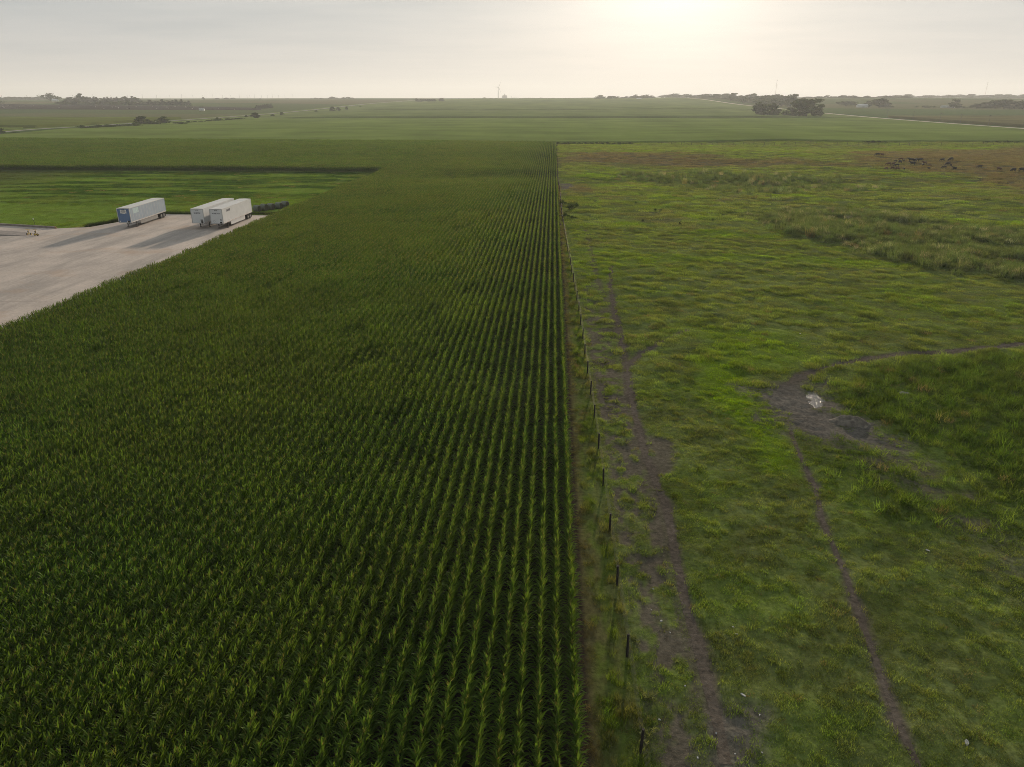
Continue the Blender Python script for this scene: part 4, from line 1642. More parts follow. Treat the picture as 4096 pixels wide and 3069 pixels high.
C_SOY = crop_material('soy_crop', (0.104, 0.146, 0.032), (0.148, 0.190, 0.044))
C_CORN1 = crop_material('far_corn_green', (0.100, 0.132, 0.038), (0.138, 0.168, 0.050))
C_CORN2 = crop_material('far_corn_tassel', (0.085, 0.080, 0.034), (0.125, 0.112, 0.048))
C_CORN3 = crop_material('far_corn_olive', (0.075, 0.098, 0.016), (0.105, 0.122, 0.022))
RX, LX = 405.0, -432.0
slab('soybean_field', [(LX + 30, 441), (RX - 14, 482), (RX - 14, 965), (LX + 22, 905)], .75, 190, 110, C_SOY, 'flat green crop field beyond the corn and the pasture, up to the first dark line', .3, 1)
slab('corn_field', [(LX + 20, 912), (RX - 15, 990), (RX - 15, 1318), (LX + 12, 1318)], 2.6, 150, 90, C_CORN1, 'hazy green crop field beyond the first dark field line', .1, 3, .8)
slab('corn_field', [(LX + 14, 1330), (RX - 16, 1345), (RX - 16, 2900), (LX + 12, 2900)], 3.2, 150, 110, C_CORN1, 'corn field on the far rise with a dark front edge, below the wind turbine', .08, 4, .85)
slab('corn_field', [(RX + 17, 430), (1500, 430), (1500, 985), (RX + 17, 985)], 2.4, 130, 90, C_CORN2, 'brownish tasselled corn field beyond the road at the right', .08, 5)
slab('corn_field', [(-1500, 520), (LX - 22, 640), (LX - 22, 905), (-1500, 940)], 2.2, 130, 70, C_CORN3, 'yellow-green crop field left of the road, below the feedlot', .08, 6)
slab('soybean_field', [(-1500, 330), (LX - 24, 470), (LX - 24, 628), (-1500, 505)], .8, 90, 40, C_SOY, 'dark green crop strip at the left edge beside the road', .3, 7)

# ------------------------------------------------------------------ roads
M_GRAVEL = simple('gravel_road', (0.62, 0.53, 0.45), 0.95, col2=(0.52, 0.44, 0.37), scale=0.3, spec=0.0)
M_RAIL = simple('road_grey', (0.36, 0.33, 0.30), 0.95, col2=(0.29, 0.265, 0.24), scale=0.3, spec=0.0)
M_VERGE = simple('road_verge', (0.165, 0.215, 0.04), 0.95, col2=(0.12, 0.16, 0.03), scale=0.2, spec=0.0)
ribbon('gravel_road', [(RX, 180), (RX, 3300)], 4.2, .14, M_GRAVEL, 'pale gravel road running up the hill at the right', 5, 6.0, 0.0)
ribbon('gravel_road', [(LX, 330), (LX, 3100)], 4.2, .14, M_RAIL, 'pale grey country road crossing the fields at the left', 6, 6.0, 0.0)
ribbon('road_verge', [(LX - 12, 330), (LX - 12, 2600)], 6.0, .10, M_VERGE, 'yellow-green grass verge beside the left road', 7, 6.0, 0.0)
ribbon('road_verge', [(RX - 9, 180), (RX - 9, 3000)], 4.0, .10, M_VERGE, 'grass verge beside the gravel road at the right', 8, 6.0, 0.0)

# ------------------------------------------------------------------ trees
def crown_mesh(name, rg, kind):
    """unit tree crown (height 1, radius about .38), leaf clumps spread over lobes"""
    mb = MB()
    lobes = []
    if kind == 'round':
        for i in range(20):
            a = rg.uniform(0, 6.28)
            h = rg.uniform(.14, .88)
            env = .36 * math.sin(math.pi * min(1, max(0.05, (h + .05) / 1.05))) ** .6
            env *= 1 - .5 * max(0, (h - .5) / .4)
            r = env * rg.uniform(.25, .95)
            lobes.append((r * math.cos(a) + .06 * (h - .5), r * math.sin(a), h, rg.uniform(.10, .17), .8))
    elif kind == 'open':
        for i in range(18):
            a = rg.uniform(0, 6.28)
            h = rg.uniform(.12, .90)
            r = rg.uniform(.10, .40) * (1 if h < .75 else .6)
            lobes.append((r * math.cos(a) + .10 * (h - .5), r * math.sin(a), h, rg.uniform(.08, .15), .75))
    elif kind == 'shrub':
        for i in range(12):
            a = rg.uniform(0, 6.28)
            r = rg.uniform(.05, .48)
            lobes.append((r * math.cos(a), r * math.sin(a), rg.uniform(.18, .78 - r * .5), rg.uniform(.14, .22), .85))
    else:
        for i in range(11):
            h = .10 + .86 * i / 10
            rr = .26 * (1 - h) + .03
            for j in range(3 if h < .7 else 1):
                a = rg.uniform(0, 6.28)
                lobes.append((rr * .6 * math.cos(a), rr * .6 * math.sin(a), h, .05 + rr * .42, .8))
    per = {'round': 46, 'open': 40, 'shrub': 40, 'conifer': 20}[kind]
    for (cx, cy_, cz_, r, sq) in lobes:
        for i in range(per):
            u = Vector((rg.gauss(0, 1), rg.gauss(0, 1), rg.gauss(0, 1))).normalized()
            p = Vector((cx, cy_, cz_)) + Vector((u.x, u.y, u.z * sq)) * r * rg.uniform(.55, 1.12)
            s = rg.uniform(.03, .065) * (1.2 if kind != 'conifer' else .9)
            n = (u + Vector((rg.uniform(-1, 1), rg.uniform(-1, 1), rg.uniform(-1, 1))) * .8).normalized()
            a_ = n.orthogonal().normalized()
            a_ = Matrix.Rotation(rg.uniform(0, 6.28), 3, n) @ a_
            b_ = n.cross(a_)
            mb.add([p - a_ * s, p + b_ * s * .7, p + a_ * s, p - b_ * s * .7], [(0, 1, 2, 3)])
    return mb.mesh(name), lobes


def trunk_mesh(name, rg, lobes, kind):
    mb = MB()
    if kind == 'shrub':
        for l in lobes[:6]:
            mb.tube([(0, 0, -.03), (l[0] * .5, l[1] * .5, l[2] * .5), (l[0], l[1], l[2])], [.02, .014, .006], 5, 0, False)
    else:
        top = .85 if kind == 'conifer' else .55
        mb.tube([(0, 0, -.04), (.01, 0, .12), (.02, .01, .3), (.03, 0, top)], [.035, .026, .022, .008], 7, 0, False)
        if kind != 'conifer':
            for l in lobes[:10]:
                z0 = rg.uniform(.16, .34)
                mb.tube([(.012, 0, z0), (l[0] * .55, l[1] * .55, (z0 + l[2]) * .5), (l[0], l[1], l[2])], [.016, .011, .005], 5, 0, False)
    return mb.mesh(name)


rg = random.Random(31)
TREES = {}
for kind, n in (('round', 4), ('open', 3), ('shrub', 4), ('conifer', 3)):
    TREES[kind] = []
    for k in range(n):
        cm, lb = crown_mesh('crown', rg, kind)
        tm = trunk_mesh('trunk', rg, lb, kind)
        cm.materials.append(M_NEEDLE if kind == 'conifer' else M_LEAF)
        tm.materials.append(M_BARK)
        TREES[kind].append((cm, tm))


def plant_tree(name, kind, loc, h, wid, label, cat, group=None, var=None):
    cm, tm = TREES[kind][rg.randrange(len(TREES[kind])) if var is None else var]
    r = empty(name, loc, rg.uniform(-.6, .6))
    tag(r, label, cat, group)
    base = {'round': .78, 'open': .84, 'shrub': 1.05, 'conifer': .5}[kind]
    for nm, me_ in (('crown', cm), ('trunk', tm)):
        o = bpy.data.objects.new(nm, me_)
        C.objects.link(o)
        o.parent = r
        o.scale = (wid / base, wid / base, h)
    return r


def tree_px(kind, px, base, top, wpx, label, group=None, dist=None, name=None, cat=None, var=None, sink=0.0):
    """a tree by photo pixels: where its foot stands on the land, how tall and wide it shows there"""
    if dist is None:
        x, y = gt(px, base)
    else:
        x, y = gw(px, dist)
    z = GZ(x, y)
    dep = math.hypot(x, y)
    rt = ray(px, top)
    ztop = CAMZ + rt[2] / math.hypot(rt[0], rt[1]) * dep
    h = max(0.6, ztop - z)
    w = wpx * dep / F_PX
    nm = name or {'round': 'broadleaf_tree', 'open': 'broadleaf_tree', 'shrub': 'shrub', 'conifer': 'conifer_tree'}[kind]
    return plant_tree(nm, kind, (x, y, z - .05 - sink), h, w, label, cat or ('shrub' if kind == 'shrub' else 'tree'), group, var)


ORD = ['first', 'second', 'third', 'fourth', 'fifth', 'sixth', 'seventh', 'eighth', 'ninth', 'tenth', 'eleventh', 'twelfth', 'thirteenth', 'fourteenth',
       'fifteenth', 'sixteenth', 'seventeenth', 'eighteenth', 'nineteenth', 'twentieth', 'twenty-first', 'twenty-second', 'twenty-third', 'twenty-fourth',
       'twenty-fifth', 'twenty-sixth', 'twenty-seventh', 'twenty-eighth', 'twenty-ninth', 'thirtieth', 'thirty-first', 'thirty-second', 'thirty-third',
       'thirty-fourth', 'thirty-fifth', 'thirty-sixth', 'thirty-seventh', 'thirty-eighth', 'thirty-ninth', 'fortieth']

# the clump by the right road
tree_px('open', 3222, 466, 389, 112, 'tallest tree of the dark clump beside the gravel road, with gaps in its crown', var=0)
tree_px('round', 3192, 467, 408, 70, 'bushy tree at the foot of the tallest tree in the road clump')
tree_px('round', 3254, 467, 420, 60, 'low bushy tree at the right end of the road clump')
tree_px('round', 3032, 462, 406, 62, 'leaning tree at the left end of the road clump')
tree_px('round', 3086, 464, 413, 62, 'round tree second from the left in the road clump')
tree_px('open', 3056, 462, 412, 40, 'thin pale-topped tree between the two left trees of the road clump')
tree_px('shrub', 3135, 465, 432, 60, 'low shrub in the gap of the road clump')
tree_px('shrub', 3165, 465, 437, 44, 'small shrub just left of the tallest tree in the road clump')
tree_px('shrub', 3064, 466, 440, 90, 'dark shrub under the left trees of the road clump')

# farm at the right
tree_px('round', 3516, 430, 394, 84, 'broad dark tree beside the white farm shed at the right')
tree_px('round', 3472, 428, 402, 28, 'small tree behind the roof of the white farm shed')
tree_px('round', 3382, 424, 402, 80, 'low wide tree left of the white farm shed')
tree_px('shrub', 3558, 430, 422, 36, 'low shrub at the right foot of the broad tree by the shed')
for k, (px, ba, tp, wd, kd) in enumerate([(3666, 431, 421, 14, 'shrub'), (3700, 431, 421, 40, 'shrub'), (3735, 431, 424, 30, 'shrub'), (3812, 432, 396, 44, 'open'), (3826, 433, 412, 34, 'round'), (3855, 433, 425, 24, 'shrub'),
                                          (3905, 434, 414, 50, 'round'), (3940, 434, 408, 52, 'round'), (3978, 434, 399, 60, 'round'), (4015, 435, 397, 62, 'round'), (4056, 436, 404, 60, 'round'), (4090, 436, 401, 56, 'round'), (4140, 437, 402, 70, 'round')]):
    tree_px(kd, px, ba, tp, wd, ORD[k] + (' tree' if kd != 'shrub' else ' bush') + ' from the left in the scattered row right of the farm shed', 'trees right of the farm shed')

# long treelines on the right skyline
tl = []
for px in range(2386, 2622, 17):
    tl.append((px + rg.uniform(-5, 5), rg.uniform(378, 387) if 2400 < px < 2470 or px > 2510 else rg.uniform(384, 389), rg.uniform(22, 36), rg.uniform(2500, 2800)))
for k, (px, tp, wd, ds) in enumerate(tl):
    tree_px('round', px, 0, tp, wd, ORD[k] + ' tree from the left in the skyline row left of the hill road', 'skyline trees left of the hill road', ds)
tl = []
px = 2645
while px < 3190:
    rb_ = ray(px, HOR)
    ds = (RX + rg.uniform(60, 190)) / (rb_[0] / math.hypot(rb_[0], rb_[1]))
    tl.append((px, rg.uniform(371, 384), rg.uniform(36, 54), ds))
    px += rg.uniform(13, 19)
tl = tl[:40]
for k, (px, tp, wd, ds) in enumerate(tl):
    tree_px('round', px, 0, tp, wd, ORD[k] + ' tree from the left in the long wood right of the hill road', 'trees of the wood right of the hill road', ds)
for k, px in enumerate(range(2660, 3180, 26)):
    rb_ = ray(px, HOR)
    ds = (RX + rg.uniform(32, 55)) / (rb_[0] / math.hypot(rb_[0], rb_[1]))
    tree_px('shrub', px + rg.uniform(-4, 4), 0, rg.uniform(385, 394), rg.uniform(44, 62), ORD[k] + ' lower tree from the left along the front of the wood', 'lower trees along the front of the wood', ds, name='broadleaf_tree', cat='tree')
tl = []
px = 3190
while px < 3640:
    tl.append((px, rg.uniform(381, 390), rg.uniform(26, 44), rg.uniform(2500, 2900)))
    px += rg.uniform(14, 24)
for k, (px, tp, wd, ds) in enumerate(tl[:40]):
    tree_px('round', px, 0, tp, wd, ORD[k] + ' hazy tree from the left on the skyline behind the farm shed', 'hazy skyline trees behind the farm shed', ds)
tl = []
px = 3590
while px < 4230:
    tl.append((px, rg.uniform(376, 385), rg.uniform(34, 60), rg.uniform(3600, 4200)))
    px += rg.uniform(17, 26)
for k, (px, tp, wd, ds) in enumerate(tl[:40]):
    tree_px('round', px, 0, tp, wd, ORD[k] + ' pale tree from the left on the far right ridge', 'pale trees on the far right ridge', ds)

# left side: lone tree, windbreaks
tree_px('shrub', 203, 405, 368, 62, 'large round lone tree on the left skyline beside a white shed', var=1, name='broadleaf_tree', cat='tree')
tree_px('round', 326, 409, 373, 34, 'tall round tree standing above the left windbreak')
tree_px('shrub', 4, 414, 398, 22, 'dark tree cut by the left edge above the feedlot', name='broadleaf_tree', cat='tree')
k = 0
for px in list(range(272, 400, 13)) + list(range(408, 436, 13)) + list(range(443, 560, 14)):
    tree_px('conifer' if rg.random() < .65 else 'round', px + rg.uniform(-3, 3), 409, rg.uniform(385, 393), rg.uniform(18, 28), ORD[k] + ' tree from the left in the back windbreak of the feedlot', 'back windbreak trees')
    k += 1
k = 0
for px in range(244, 756, 15):
    kd_ = 'shrub' if rg.random() < .65 else 'conifer'
    tree_px(kd_, px + rg.uniform(-4, 4), 420 + (px - 244) * .006, rg.uniform(398, 407), rg.uniform(26, 36), ORD[k] + ' tree from the left in the front windbreak of the feedlot', 'front windbreak trees', name='broadleaf_tree' if kd_ == 'shrub' else 'conifer_tree', cat='tree')
    k += 1
for k, px in enumerate(range(1028, 1092, 8)):
    tree_px('conifer', px, 437 - k * .6, 421 - k * .9, 17, ORD[k] + ' conifer from the left in the short dark windbreak beyond the road', 'short windbreak conifers')
# shrubs and small trees by the left road
for k, (px, ba, tp, wd, kd) in enumerate([(0, 536, 505, 26, 'shrub'), (52, 535, 525, 34, 'shrub'), (568, 498, 463, 50, 'round'), (596, 500, 476, 32, 'shrub'), (628, 500, 474, 36, 'shrub'), (658, 497, 464, 44, 'round'), (726, 499, 488, 36, 'shrub'),
                                          (868, 484, 467, 30, 'shrub'), (984, 471, 457, 20, 'shrub'), (1020, 474, 450, 42, 'round'), (1088, 466, 453, 22, 'shrub'), (1125, 461, 446, 22, 'shrub'), (1262, 448, 440, 20, 'shrub'),
                                          (1330, 446, 426, 24, 'round'), (1352, 445, 429, 18, 'round'), (1387, 440, 425, 12, 'round'), (1440, 430, 425, 12, 'shrub')]):
    tree_px(kd, px, ba, tp, wd, ORD[k] + (' small tree' if kd == 'round' else ' bush') + ' from the left along the left country road', 'bushes and small trees along the left road')
k = 0
for px in range(330, 560, 21):
    ba = np.interp(px, [330, 560], [517, 505])
    tree_px('shrub', px, float(ba), float(ba) - rg.uniform(13, 22), rg.uniform(34, 50), ORD[k] + ' hedge bush from the left below the road at the left', 'hedge bushes below the left road')
    k += 1
for px in range(700, 980, 26):
    ba = np.interp(px, [700, 980], [497, 478])
    tree_px('shrub', px, float(ba), float(ba) - rg.uniform(7, 13), rg.uniform(30, 44), ORD[k] + ' hedge bush from the left below the road at the left', 'hedge bushes below the left road')
    k += 1

# middle skyline groves
k = 0
for px in list(range(1665, 1745, 9)) + [1762, 1769]:
    tree_px('round', px, 0, rg.uniform(392, 397), rg.uniform(14, 20), ORD[k] + ' tree from the left in the small dark grove left of the wind turbine', 'small grove left of the turbine', rg.uniform(2100, 2200))
    k += 1
for k, (px, tp, wd) in enumerate([(812, 389, 12), (868, 392, 20), (905, 391, 24), (930, 391, 22), (1040, 394, 10), (1150, 394, 22), (1245, 394, 14), (1262, 391, 22), (1285, 392, 20), (1318, 391, 16), (1328, 386, 24), (1345, 390, 18), (1375, 389, 22), (1392, 388, 26), (1408, 390, 18),
                                  (1790, 395, 12), (1806, 395, 12), (1836, 394, 14), (1896, 393, 12), (1938, 390, 18), (1965, 392, 22), (1985, 393, 16)]):
    tree_px('round', px, 0, tp, wd, ORD[k] + ' tiny hazy tree from the left on the middle skyline', 'tiny hazy trees on the middle skyline', 3000 + (k % 4) * 120)
for k, px in enumerate(range(2100, 2390, 16)):
    tree_px('round', px, 0, rg.uniform(391.0, 393.0), 24, ORD[k] + ' faint far tree from the left right of the grain elevator', 'faint far trees right of the elevator', 3600)
for k, px in enumerate(range(-10, 180, 11)):
    tree_px('round', px, 0, rg.uniform(387, 391), 26, ORD[k] + ' faint far tree from the left at the left edge skyline', 'faint far trees at the left skyline', 3500)

# bushes in and round the pasture
for k, (px, ba, tp, wd) in enumerate([(2250, 820, 794, 34), (2278, 838, 808, 48), (2306, 826, 810, 26), (2262, 868, 846, 34), (2288, 876, 860, 30)]):
    tree_px('shrub', px, ba, tp, wd, ['topmost', 'widest', 'right-hand', 'lower left', 'lowest'][k] + ' green bush of the cluster growing through the far fence', 'bushes growing through the fence')
k = 0
for px in list(range(2232, 2520, 22)) + [3470, 3492, 3516, 3540, 3950, 3990, 4030, 4075]:
    ba = 577 if px < 2600 else 571
    tree_px('shrub', px, ba, ba - (rg.uniform(7, 10) if px < 2600 else rg.uniform(6, 11)), rg.uniform(22, 34), ORD[k] + ' dark bush from the left along the far pasture fence', 'dark bushes along the far pasture fence')
    k += 1
for k, (px, ba, tp, wd) in enumerate([(2541, 816, 805, 13), (2619, 846, 831, 20), (2644, 845, 838, 11), (2719, 898, 883, 14), (2572, 882, 875, 10), (2850, 884, 877, 10)]):
    tree_px('shrub', px, ba, tp, wd, ORD[k] + ' dark dried thistle from the left in the middle of the pasture', 'dried thistles in the pasture', name='thistle', cat='plant')

# ------------------------------------------------------------------ weeds, scraps
def weed_mesh(rg):
    mb = MB()
    for i in range(9):
        a = rg.uniform(0, 6.28)
        L = rg.uniform(.25, .5)
        p = Vector((0, 0, 0))
        d = Vector((math.cos(a), math.sin(a), rg.uniform(.3, .9))).normalized()
        mb.tube([p, p + d * L], [.006, .003], 3, 0, False)
        for j in range(11):
            q = p + d * L * (.25 + .75 * j / 10)
            leaf_strip(mb, q, rg.uniform(0, 6.28), rg.uniform(.07, .14), rg.uniform(.5, 1.4), rg.uniform(0, .8), .05, 2, 0, rg.uniform(0, 3))
    me_ = mb.mesh('weed')
    me_.materials.append(M_WEED)
    return me_


wm = [weed_mesh(rg) for _ in range(5)]
WEEDS = [(2590, 2775, 1.5), (2545, 2565, .8), (2590, 2960, 1.2), (2660, 2790, .0), (2702, 2372, .8), (2420, 1452, 1.3), (2425, 1540, .9), (2425, 1592, .8), (2465, 1610, 1.0), (2440, 1628, .8), (2395, 1660, .9),
         (2455, 1690, .9), (2490, 1705, .8), (2495, 1735, .9), (2505, 1772, .9), (2475, 1835, .7), (2325, 1256, 1.0), (2390, 1290, 1.2), (2440, 1312, 1.1), (2620, 2040, .8), (2520, 2550, .6), (2640, 1960, .6), (2700, 2640, .5)]
WEEDS = [w for w in WEEDS if w[2] > 0]
WEEDS.sort(key=lambda w: -w[1])
for k, (px, py, s) in enumerate(WEEDS):
    x, y = gt(px, py)
    o = bpy.data.objects.new('weed_plant', wm[k % 5])
    C.objects.link(o)
    o.location = (x, y, GZ(x, y) - .02)
    o.scale = (s * 1.15, s * 1.15, s * 1.0)
    o.rotation_euler = (0, 0, rg.uniform(0, 6))
    tag(o, ('nearest' if k == 0 else ORD[k] + ' nearest') + ' to the camera of the pale leafy weeds right of the fence', 'weed', 'pale weeds right of the fence')
M_SCRAP = simple('pale_scrap', (0.36, 0.35, 0.33), 0.7, var=0.1, scale=8)
SCR = [(2972, 2787, .45, .16), (2638, 2880, .22, .12), (2945, 2542, .26, .1), (2932, 2512, .18, .1), (3038, 2862, .2, .1), (3048, 3010, .14, .1), (2790, 3035, .2, .12), (2645, 2485, .22, .16), (2740, 2748, .14, .12),
       (2612, 2356, .16, .1), (2570, 1366, .22, .14), (2865, 2930, .18, .1), (3200, 1337, .3, .2), (3865, 2975, .5, .25), (3710, 2205, .4, .2), (2940, 3015, .14, .1), (2605, 2440, .12, .08), (2680, 2532, .14, .1)]
SCR.sort(key=lambda w: -w[1])
for k, (px, py, L, w) in enumerate(SCR):
    x, y = gt(px, py)
    L, w = L * .7, w * .7
    mb = MB()
    n_ = 7
    vv, ff = [], []
    for lv, zz_ in ((1.0, 0.0), (.85, .035)):
        for i in range(n_):
            a = 2 * math.pi * i / n_ + .2
            k2 = lv * (1 + .25 * (rg.random() - .5))
            vv.append((L / 2 * k2 * math.cos(a), w / 2 * k2 * math.sin(a), zz_ + rg.uniform(0, .02)))
    ff = [tuple(range(n_ - 1, -1, -1)), tuple(n_ + i for i in range(n_))] + [(i, (i + 1) % n_, n_ + (i + 1) % n_, n_ + i) for i in range(n_)]
    mb.add(vv, ff)
    o = mb.build('pale_scrap', M_SCRAP)
    o.location = (x, y, GZ(x, y) + .03)
    o.rotation_euler = (rg.uniform(-.1, .1), rg.uniform(-.1, .1), rg.uniform(0, 3.1))
    tag(o, ('nearest' if k == 0 else ORD[k] + ' nearest') + ' to the camera of the small whitish scraps lying in the pasture', 'scrap', 'whitish scraps in the pasture')

# ------------------------------------------------------------------ cattle
def cow_mesh(name, graze):
    """one continuous skinned body, facing +x, 1.4 m at the withers"""
    V, E, Rd = [], [], []

    def nd(p, r, par=None):
        V.append(p)
        Rd.append(r if isinstance(r, tuple) else (r, r))
        if par is not None:
            E.append((par, len(V) - 1))
        return len(V) - 1
    pel = nd((-.62, 0, 1.02), (.30, .33))
    mid_ = nd((-.1, 0, .93), (.37, .40), pel)
    ch = nd((.42, 0, .98), (.30, .37), mid_)
    nd((-.86, 0, 1.12), (.16, .18), pel)
    tl_ = nd((-1.0, 0, 1.05), .05, len(V) - 1)
    t2 = nd((-1.04, 0, .75), .03, tl_)
    nd((-1.04, 0, .45), .045, t2)
    if graze:
        nk = nd((.78, 0, .86), (.17, .22), ch)
        n2 = nd((1.02, 0, .56), (.13, .16), nk)
        hd = nd((1.12, .0, .34), (.12, .13), n2)
        nd((1.24, .0, .10), (.075, .085), hd)
    else:
        nk = nd((.82, 0, 1.18), (.16, .20), ch)
        n2 = nd((1.06, 0, 1.36), (.13, .15), nk)
        hd = nd((1.22, 0, 1.36), (.12, .13), n2)
        nd((1.50, 0, 1.20), (.075, .085), hd)
    for s in (-1, 1):
        e = V[hd]
        nd((e[0] - .02, s * .22, e[2] + .04), (.03, .05), hd)
        a = nd((.46, s * .20, .66), (.12, .14), ch)
        a = nd((.44, s * .20, .36), .065, a)
        nd((.45, s * .20, .04), .06, a)
        a = nd((-.58, s * .21, .72), (.14, .19), pel)
        a = nd((-.74, s * .20, .42), .07, a)
        nd((-.66, s * .20, .04), .06, a)
    me_ = bpy.data.meshes.new(name)
    me_.from_pydata(V, E, [])
    o = bpy.data.objects.new(name, me_)
    C.objects.link(o)
    md = o.modifiers.new('skin', 'SKIN')
    for i, q in enumerate(me_.skin_vertices[0].data):
        q.radius = Rd[i]
        q.use_root = (i == 0)
    sb = o.modifiers.new('sub', 'SUBSURF')
    sb.levels = 1
    sb.render_levels = 1
    bpy.context.view_layer.update()
    dg = bpy.context.evaluated_depsgraph_get()
    out_ = bpy.data.meshes.new_from_object(o.evaluated_get(dg))
    bpy.data.objects.remove(o)
    out_.polygons.foreach_set('use_smooth', [True] * len(out_.polygons))
    out_.name = name
    return out_


HIDE = {'black': simple('black_hide', (0.014, 0.012, 0.011), 0.7, scale=2), 'reddish brown': simple('brown_hide', (0.085, 0.035, 0.018), 0.75, scale=2), 'pale': simple('pale_hide', (0.42, 0.38, 0.32), 0.75, scale=2)}
COW = {}
for gname, gz in (('graze', True), ('stand', False)):
    base_m = cow_mesh('cow_' + gname, gz)
    for hc in HIDE:
        mm = base_m.copy()
        mm.materials.clear()
        mm.materials.append(HIDE[hc])
        COW[(gname, hc)] = mm
HERD = [(200, 78, 'b', 1), (267, 78, 'r', .8), (450, 152, 'b', .6), (522, 140, 'r', .9), (565, 155, 'b', .65), (510, 174, 'b', .9), (660, 158, 'b', 1.1), (715, 158, 'b', 1.1), (782, 152, 'b', 1.1), (1090, 147, 'b', .9), (1205, 145, 'b', 1.15),
        (352, 207, 'r', .95), (420, 207, 'r', .95), (466, 218, 'b', .9), (680, 201, 'b', 1), (848, 190, 'r', .85), (828, 210, 'b', .8), (922, 215, 'r', .6), (1165, 200, 'b', 1.1), (1212, 208, 'b', .8), (320, 265, 'r', .7), (410, 266, 'r', .9),
        (478, 275, 'r', .85), (568, 268, 'b', .7), (905, 256, 'b', .6), (1115, 248, 'b', .9), (1253, 270, 'b', .9), (1600, 242, 'b', .85), (1868, 273, 'r', .85), (2060, 291, 'b', 1.1), (2180, 291, 'b', 1.15)]
HERD.sort()
for k, (cx, cy_, hc, s) in enumerate(HERD):
    px, py = 3450 + cx * .292, 600 + cy_ * .292 + 3
    x, y = gt(px, py)
    col_ = 'black' if hc == 'b' else 'reddish brown'
    pose = 'graze' if rg.random() < .7 else 'stand'
    o = bpy.data.objects.new('cow', COW[(pose, col_)])
    C.objects.link(o)
    o.location = (x, y, GZ(x, y))
    o.rotation_euler = (0, 0, (math.pi if rg.random() < .6 else 0) + rg.uniform(-.7, .7) if s > .8 else rg.uniform(0, 6.28))
    o.scale = (s * 1.05,) * 3
    tag(o, '%s %s, %s from the left in the herd on the far pasture' % (col_, 'calf' if s < .75 else 'cow', ORD[k]), 'cow', 'cattle grazing on the far pasture')

# ------------------------------------------------------------------ feedlot on the left
M_LOTSOIL = simple('feedlot_soil', (0.042, 0.030, 0.024), 0.95, col2=(0.024, 0.018, 0.015), scale=0.05, bump=0.5, bscale=0.5, spec=0.0)
quad = [gt(-90, 438), gt(1045, 442), gt(1045, 433), gt(-90, 414)]
a_, b_, c_, d_ = [np.array(q, float) for q in quad]
U, V_ = np.meshgrid(np.linspace(0, 1, 60), np.linspace(0, 1, 30))
X = (a_[0] * (1 - U) + b_[0] * U) * (1 - V_) + (d_[0] * (1 - U) + c_[0] * U) * V_
Y = (a_[1] * (1 - U) + b_[1] * U) * (1 - V_) + (d_[1] * (1 - U) + c_[1] * U) * V_
tag(mobj('feedlot_ground', grid_mesh('feedlot_ground', X, Y, GZv(X, Y) + .25), None, M_LOTSOIL), 'dark bare soil of the cattle feedlot at the left', kind='structure')
M_RAILF = simple('pen_rail', (0.13, 0.11, 0.095), 0.9)
def fl_point(u, w):
    q = (a_ * (1 - u) + b_ * u) * (1 - w) + (d_ * (1 - u) + c_ * u) * w
    return float(q[0]), float(q[1])


pmh = MB()
pmh.tube([(0, 0, -.2), (0, 0, 1.6)], .11, 5)
pme = pmh.mesh('post')
pme.materials.append(M_RAILF)
for k in range(5):
    w_ = .04 + .22 * k
    line_ = [fl_point(u, w_) for u in np.linspace(.02, .97, 60)]
    x0, y0 = line_[0]
    root = empty('pen_fence', (x0, y0, GZ(x0, y0)))
    tag(root, ORD[k] + ' nearest of the long dark pen fences across the feedlot', 'fence', 'feedlot pen fences')
    for x, y in line_:
        o = bpy.data.objects.new('post', pme)
        C.objects.link(o)
        o.parent = root
        o.location = (x - x0, y - y0, GZ(x, y) - root.location.z + .2)
    for zr in (.5, 1.0, 1.5):
        b = MB()
        b.tube([(x - x0, y - y0, GZ(x, y) - root.location.z + zr + .2) for x, y in line_], .07, 4, 0, False)
        b.build('rail', M_RAILF, root)
nl = 0
pale_px = []
for k in range(46):
    pale_px.append((rg.choice([rg.uniform(.08, .22), rg.uniform(.25, .75), rg.uniform(.5, .92)]), rg.uniform(.05, .9)))
pale_px.sort()
ORDX = ORD + ['forty-first', 'forty-second', 'forty-third', 'forty-fourth', 'forty-fifth', 'forty-sixth']
for k, (px, py) in enumerate(pale_px):
    x, y = fl_point(px, py)
    hc = 'pale' if rg.random() < .55 else ('black' if rg.random() < .6 else 'reddish brown')
    o = bpy.data.objects.new('cow', COW[('stand', hc)])
    C.objects.link(o)
    o.location = (x, y, GZ(x, y) + .25)
    o.rotation_euler = (0, 0, rg.uniform(0, 6.28))
    o.scale = (1.1,) * 3
    tag(o, '%s steer, %s from the left in the distant feedlot' % (hc, ORDX[k]), 'cow', 'cattle in the distant feedlot')

# ------------------------------------------------------------------ farm buildings
M_SHEDW = simple('shed_white', (0.62, 0.62, 0.60), 0.6, scale=0.4)
M_SHEDR = simple('shed_roof', (0.50, 0.50, 0.49), 0.5, scale=0.3)
M_DARK = simple('dark_opening', (0.03, 0.03, 0.03), 0.8)


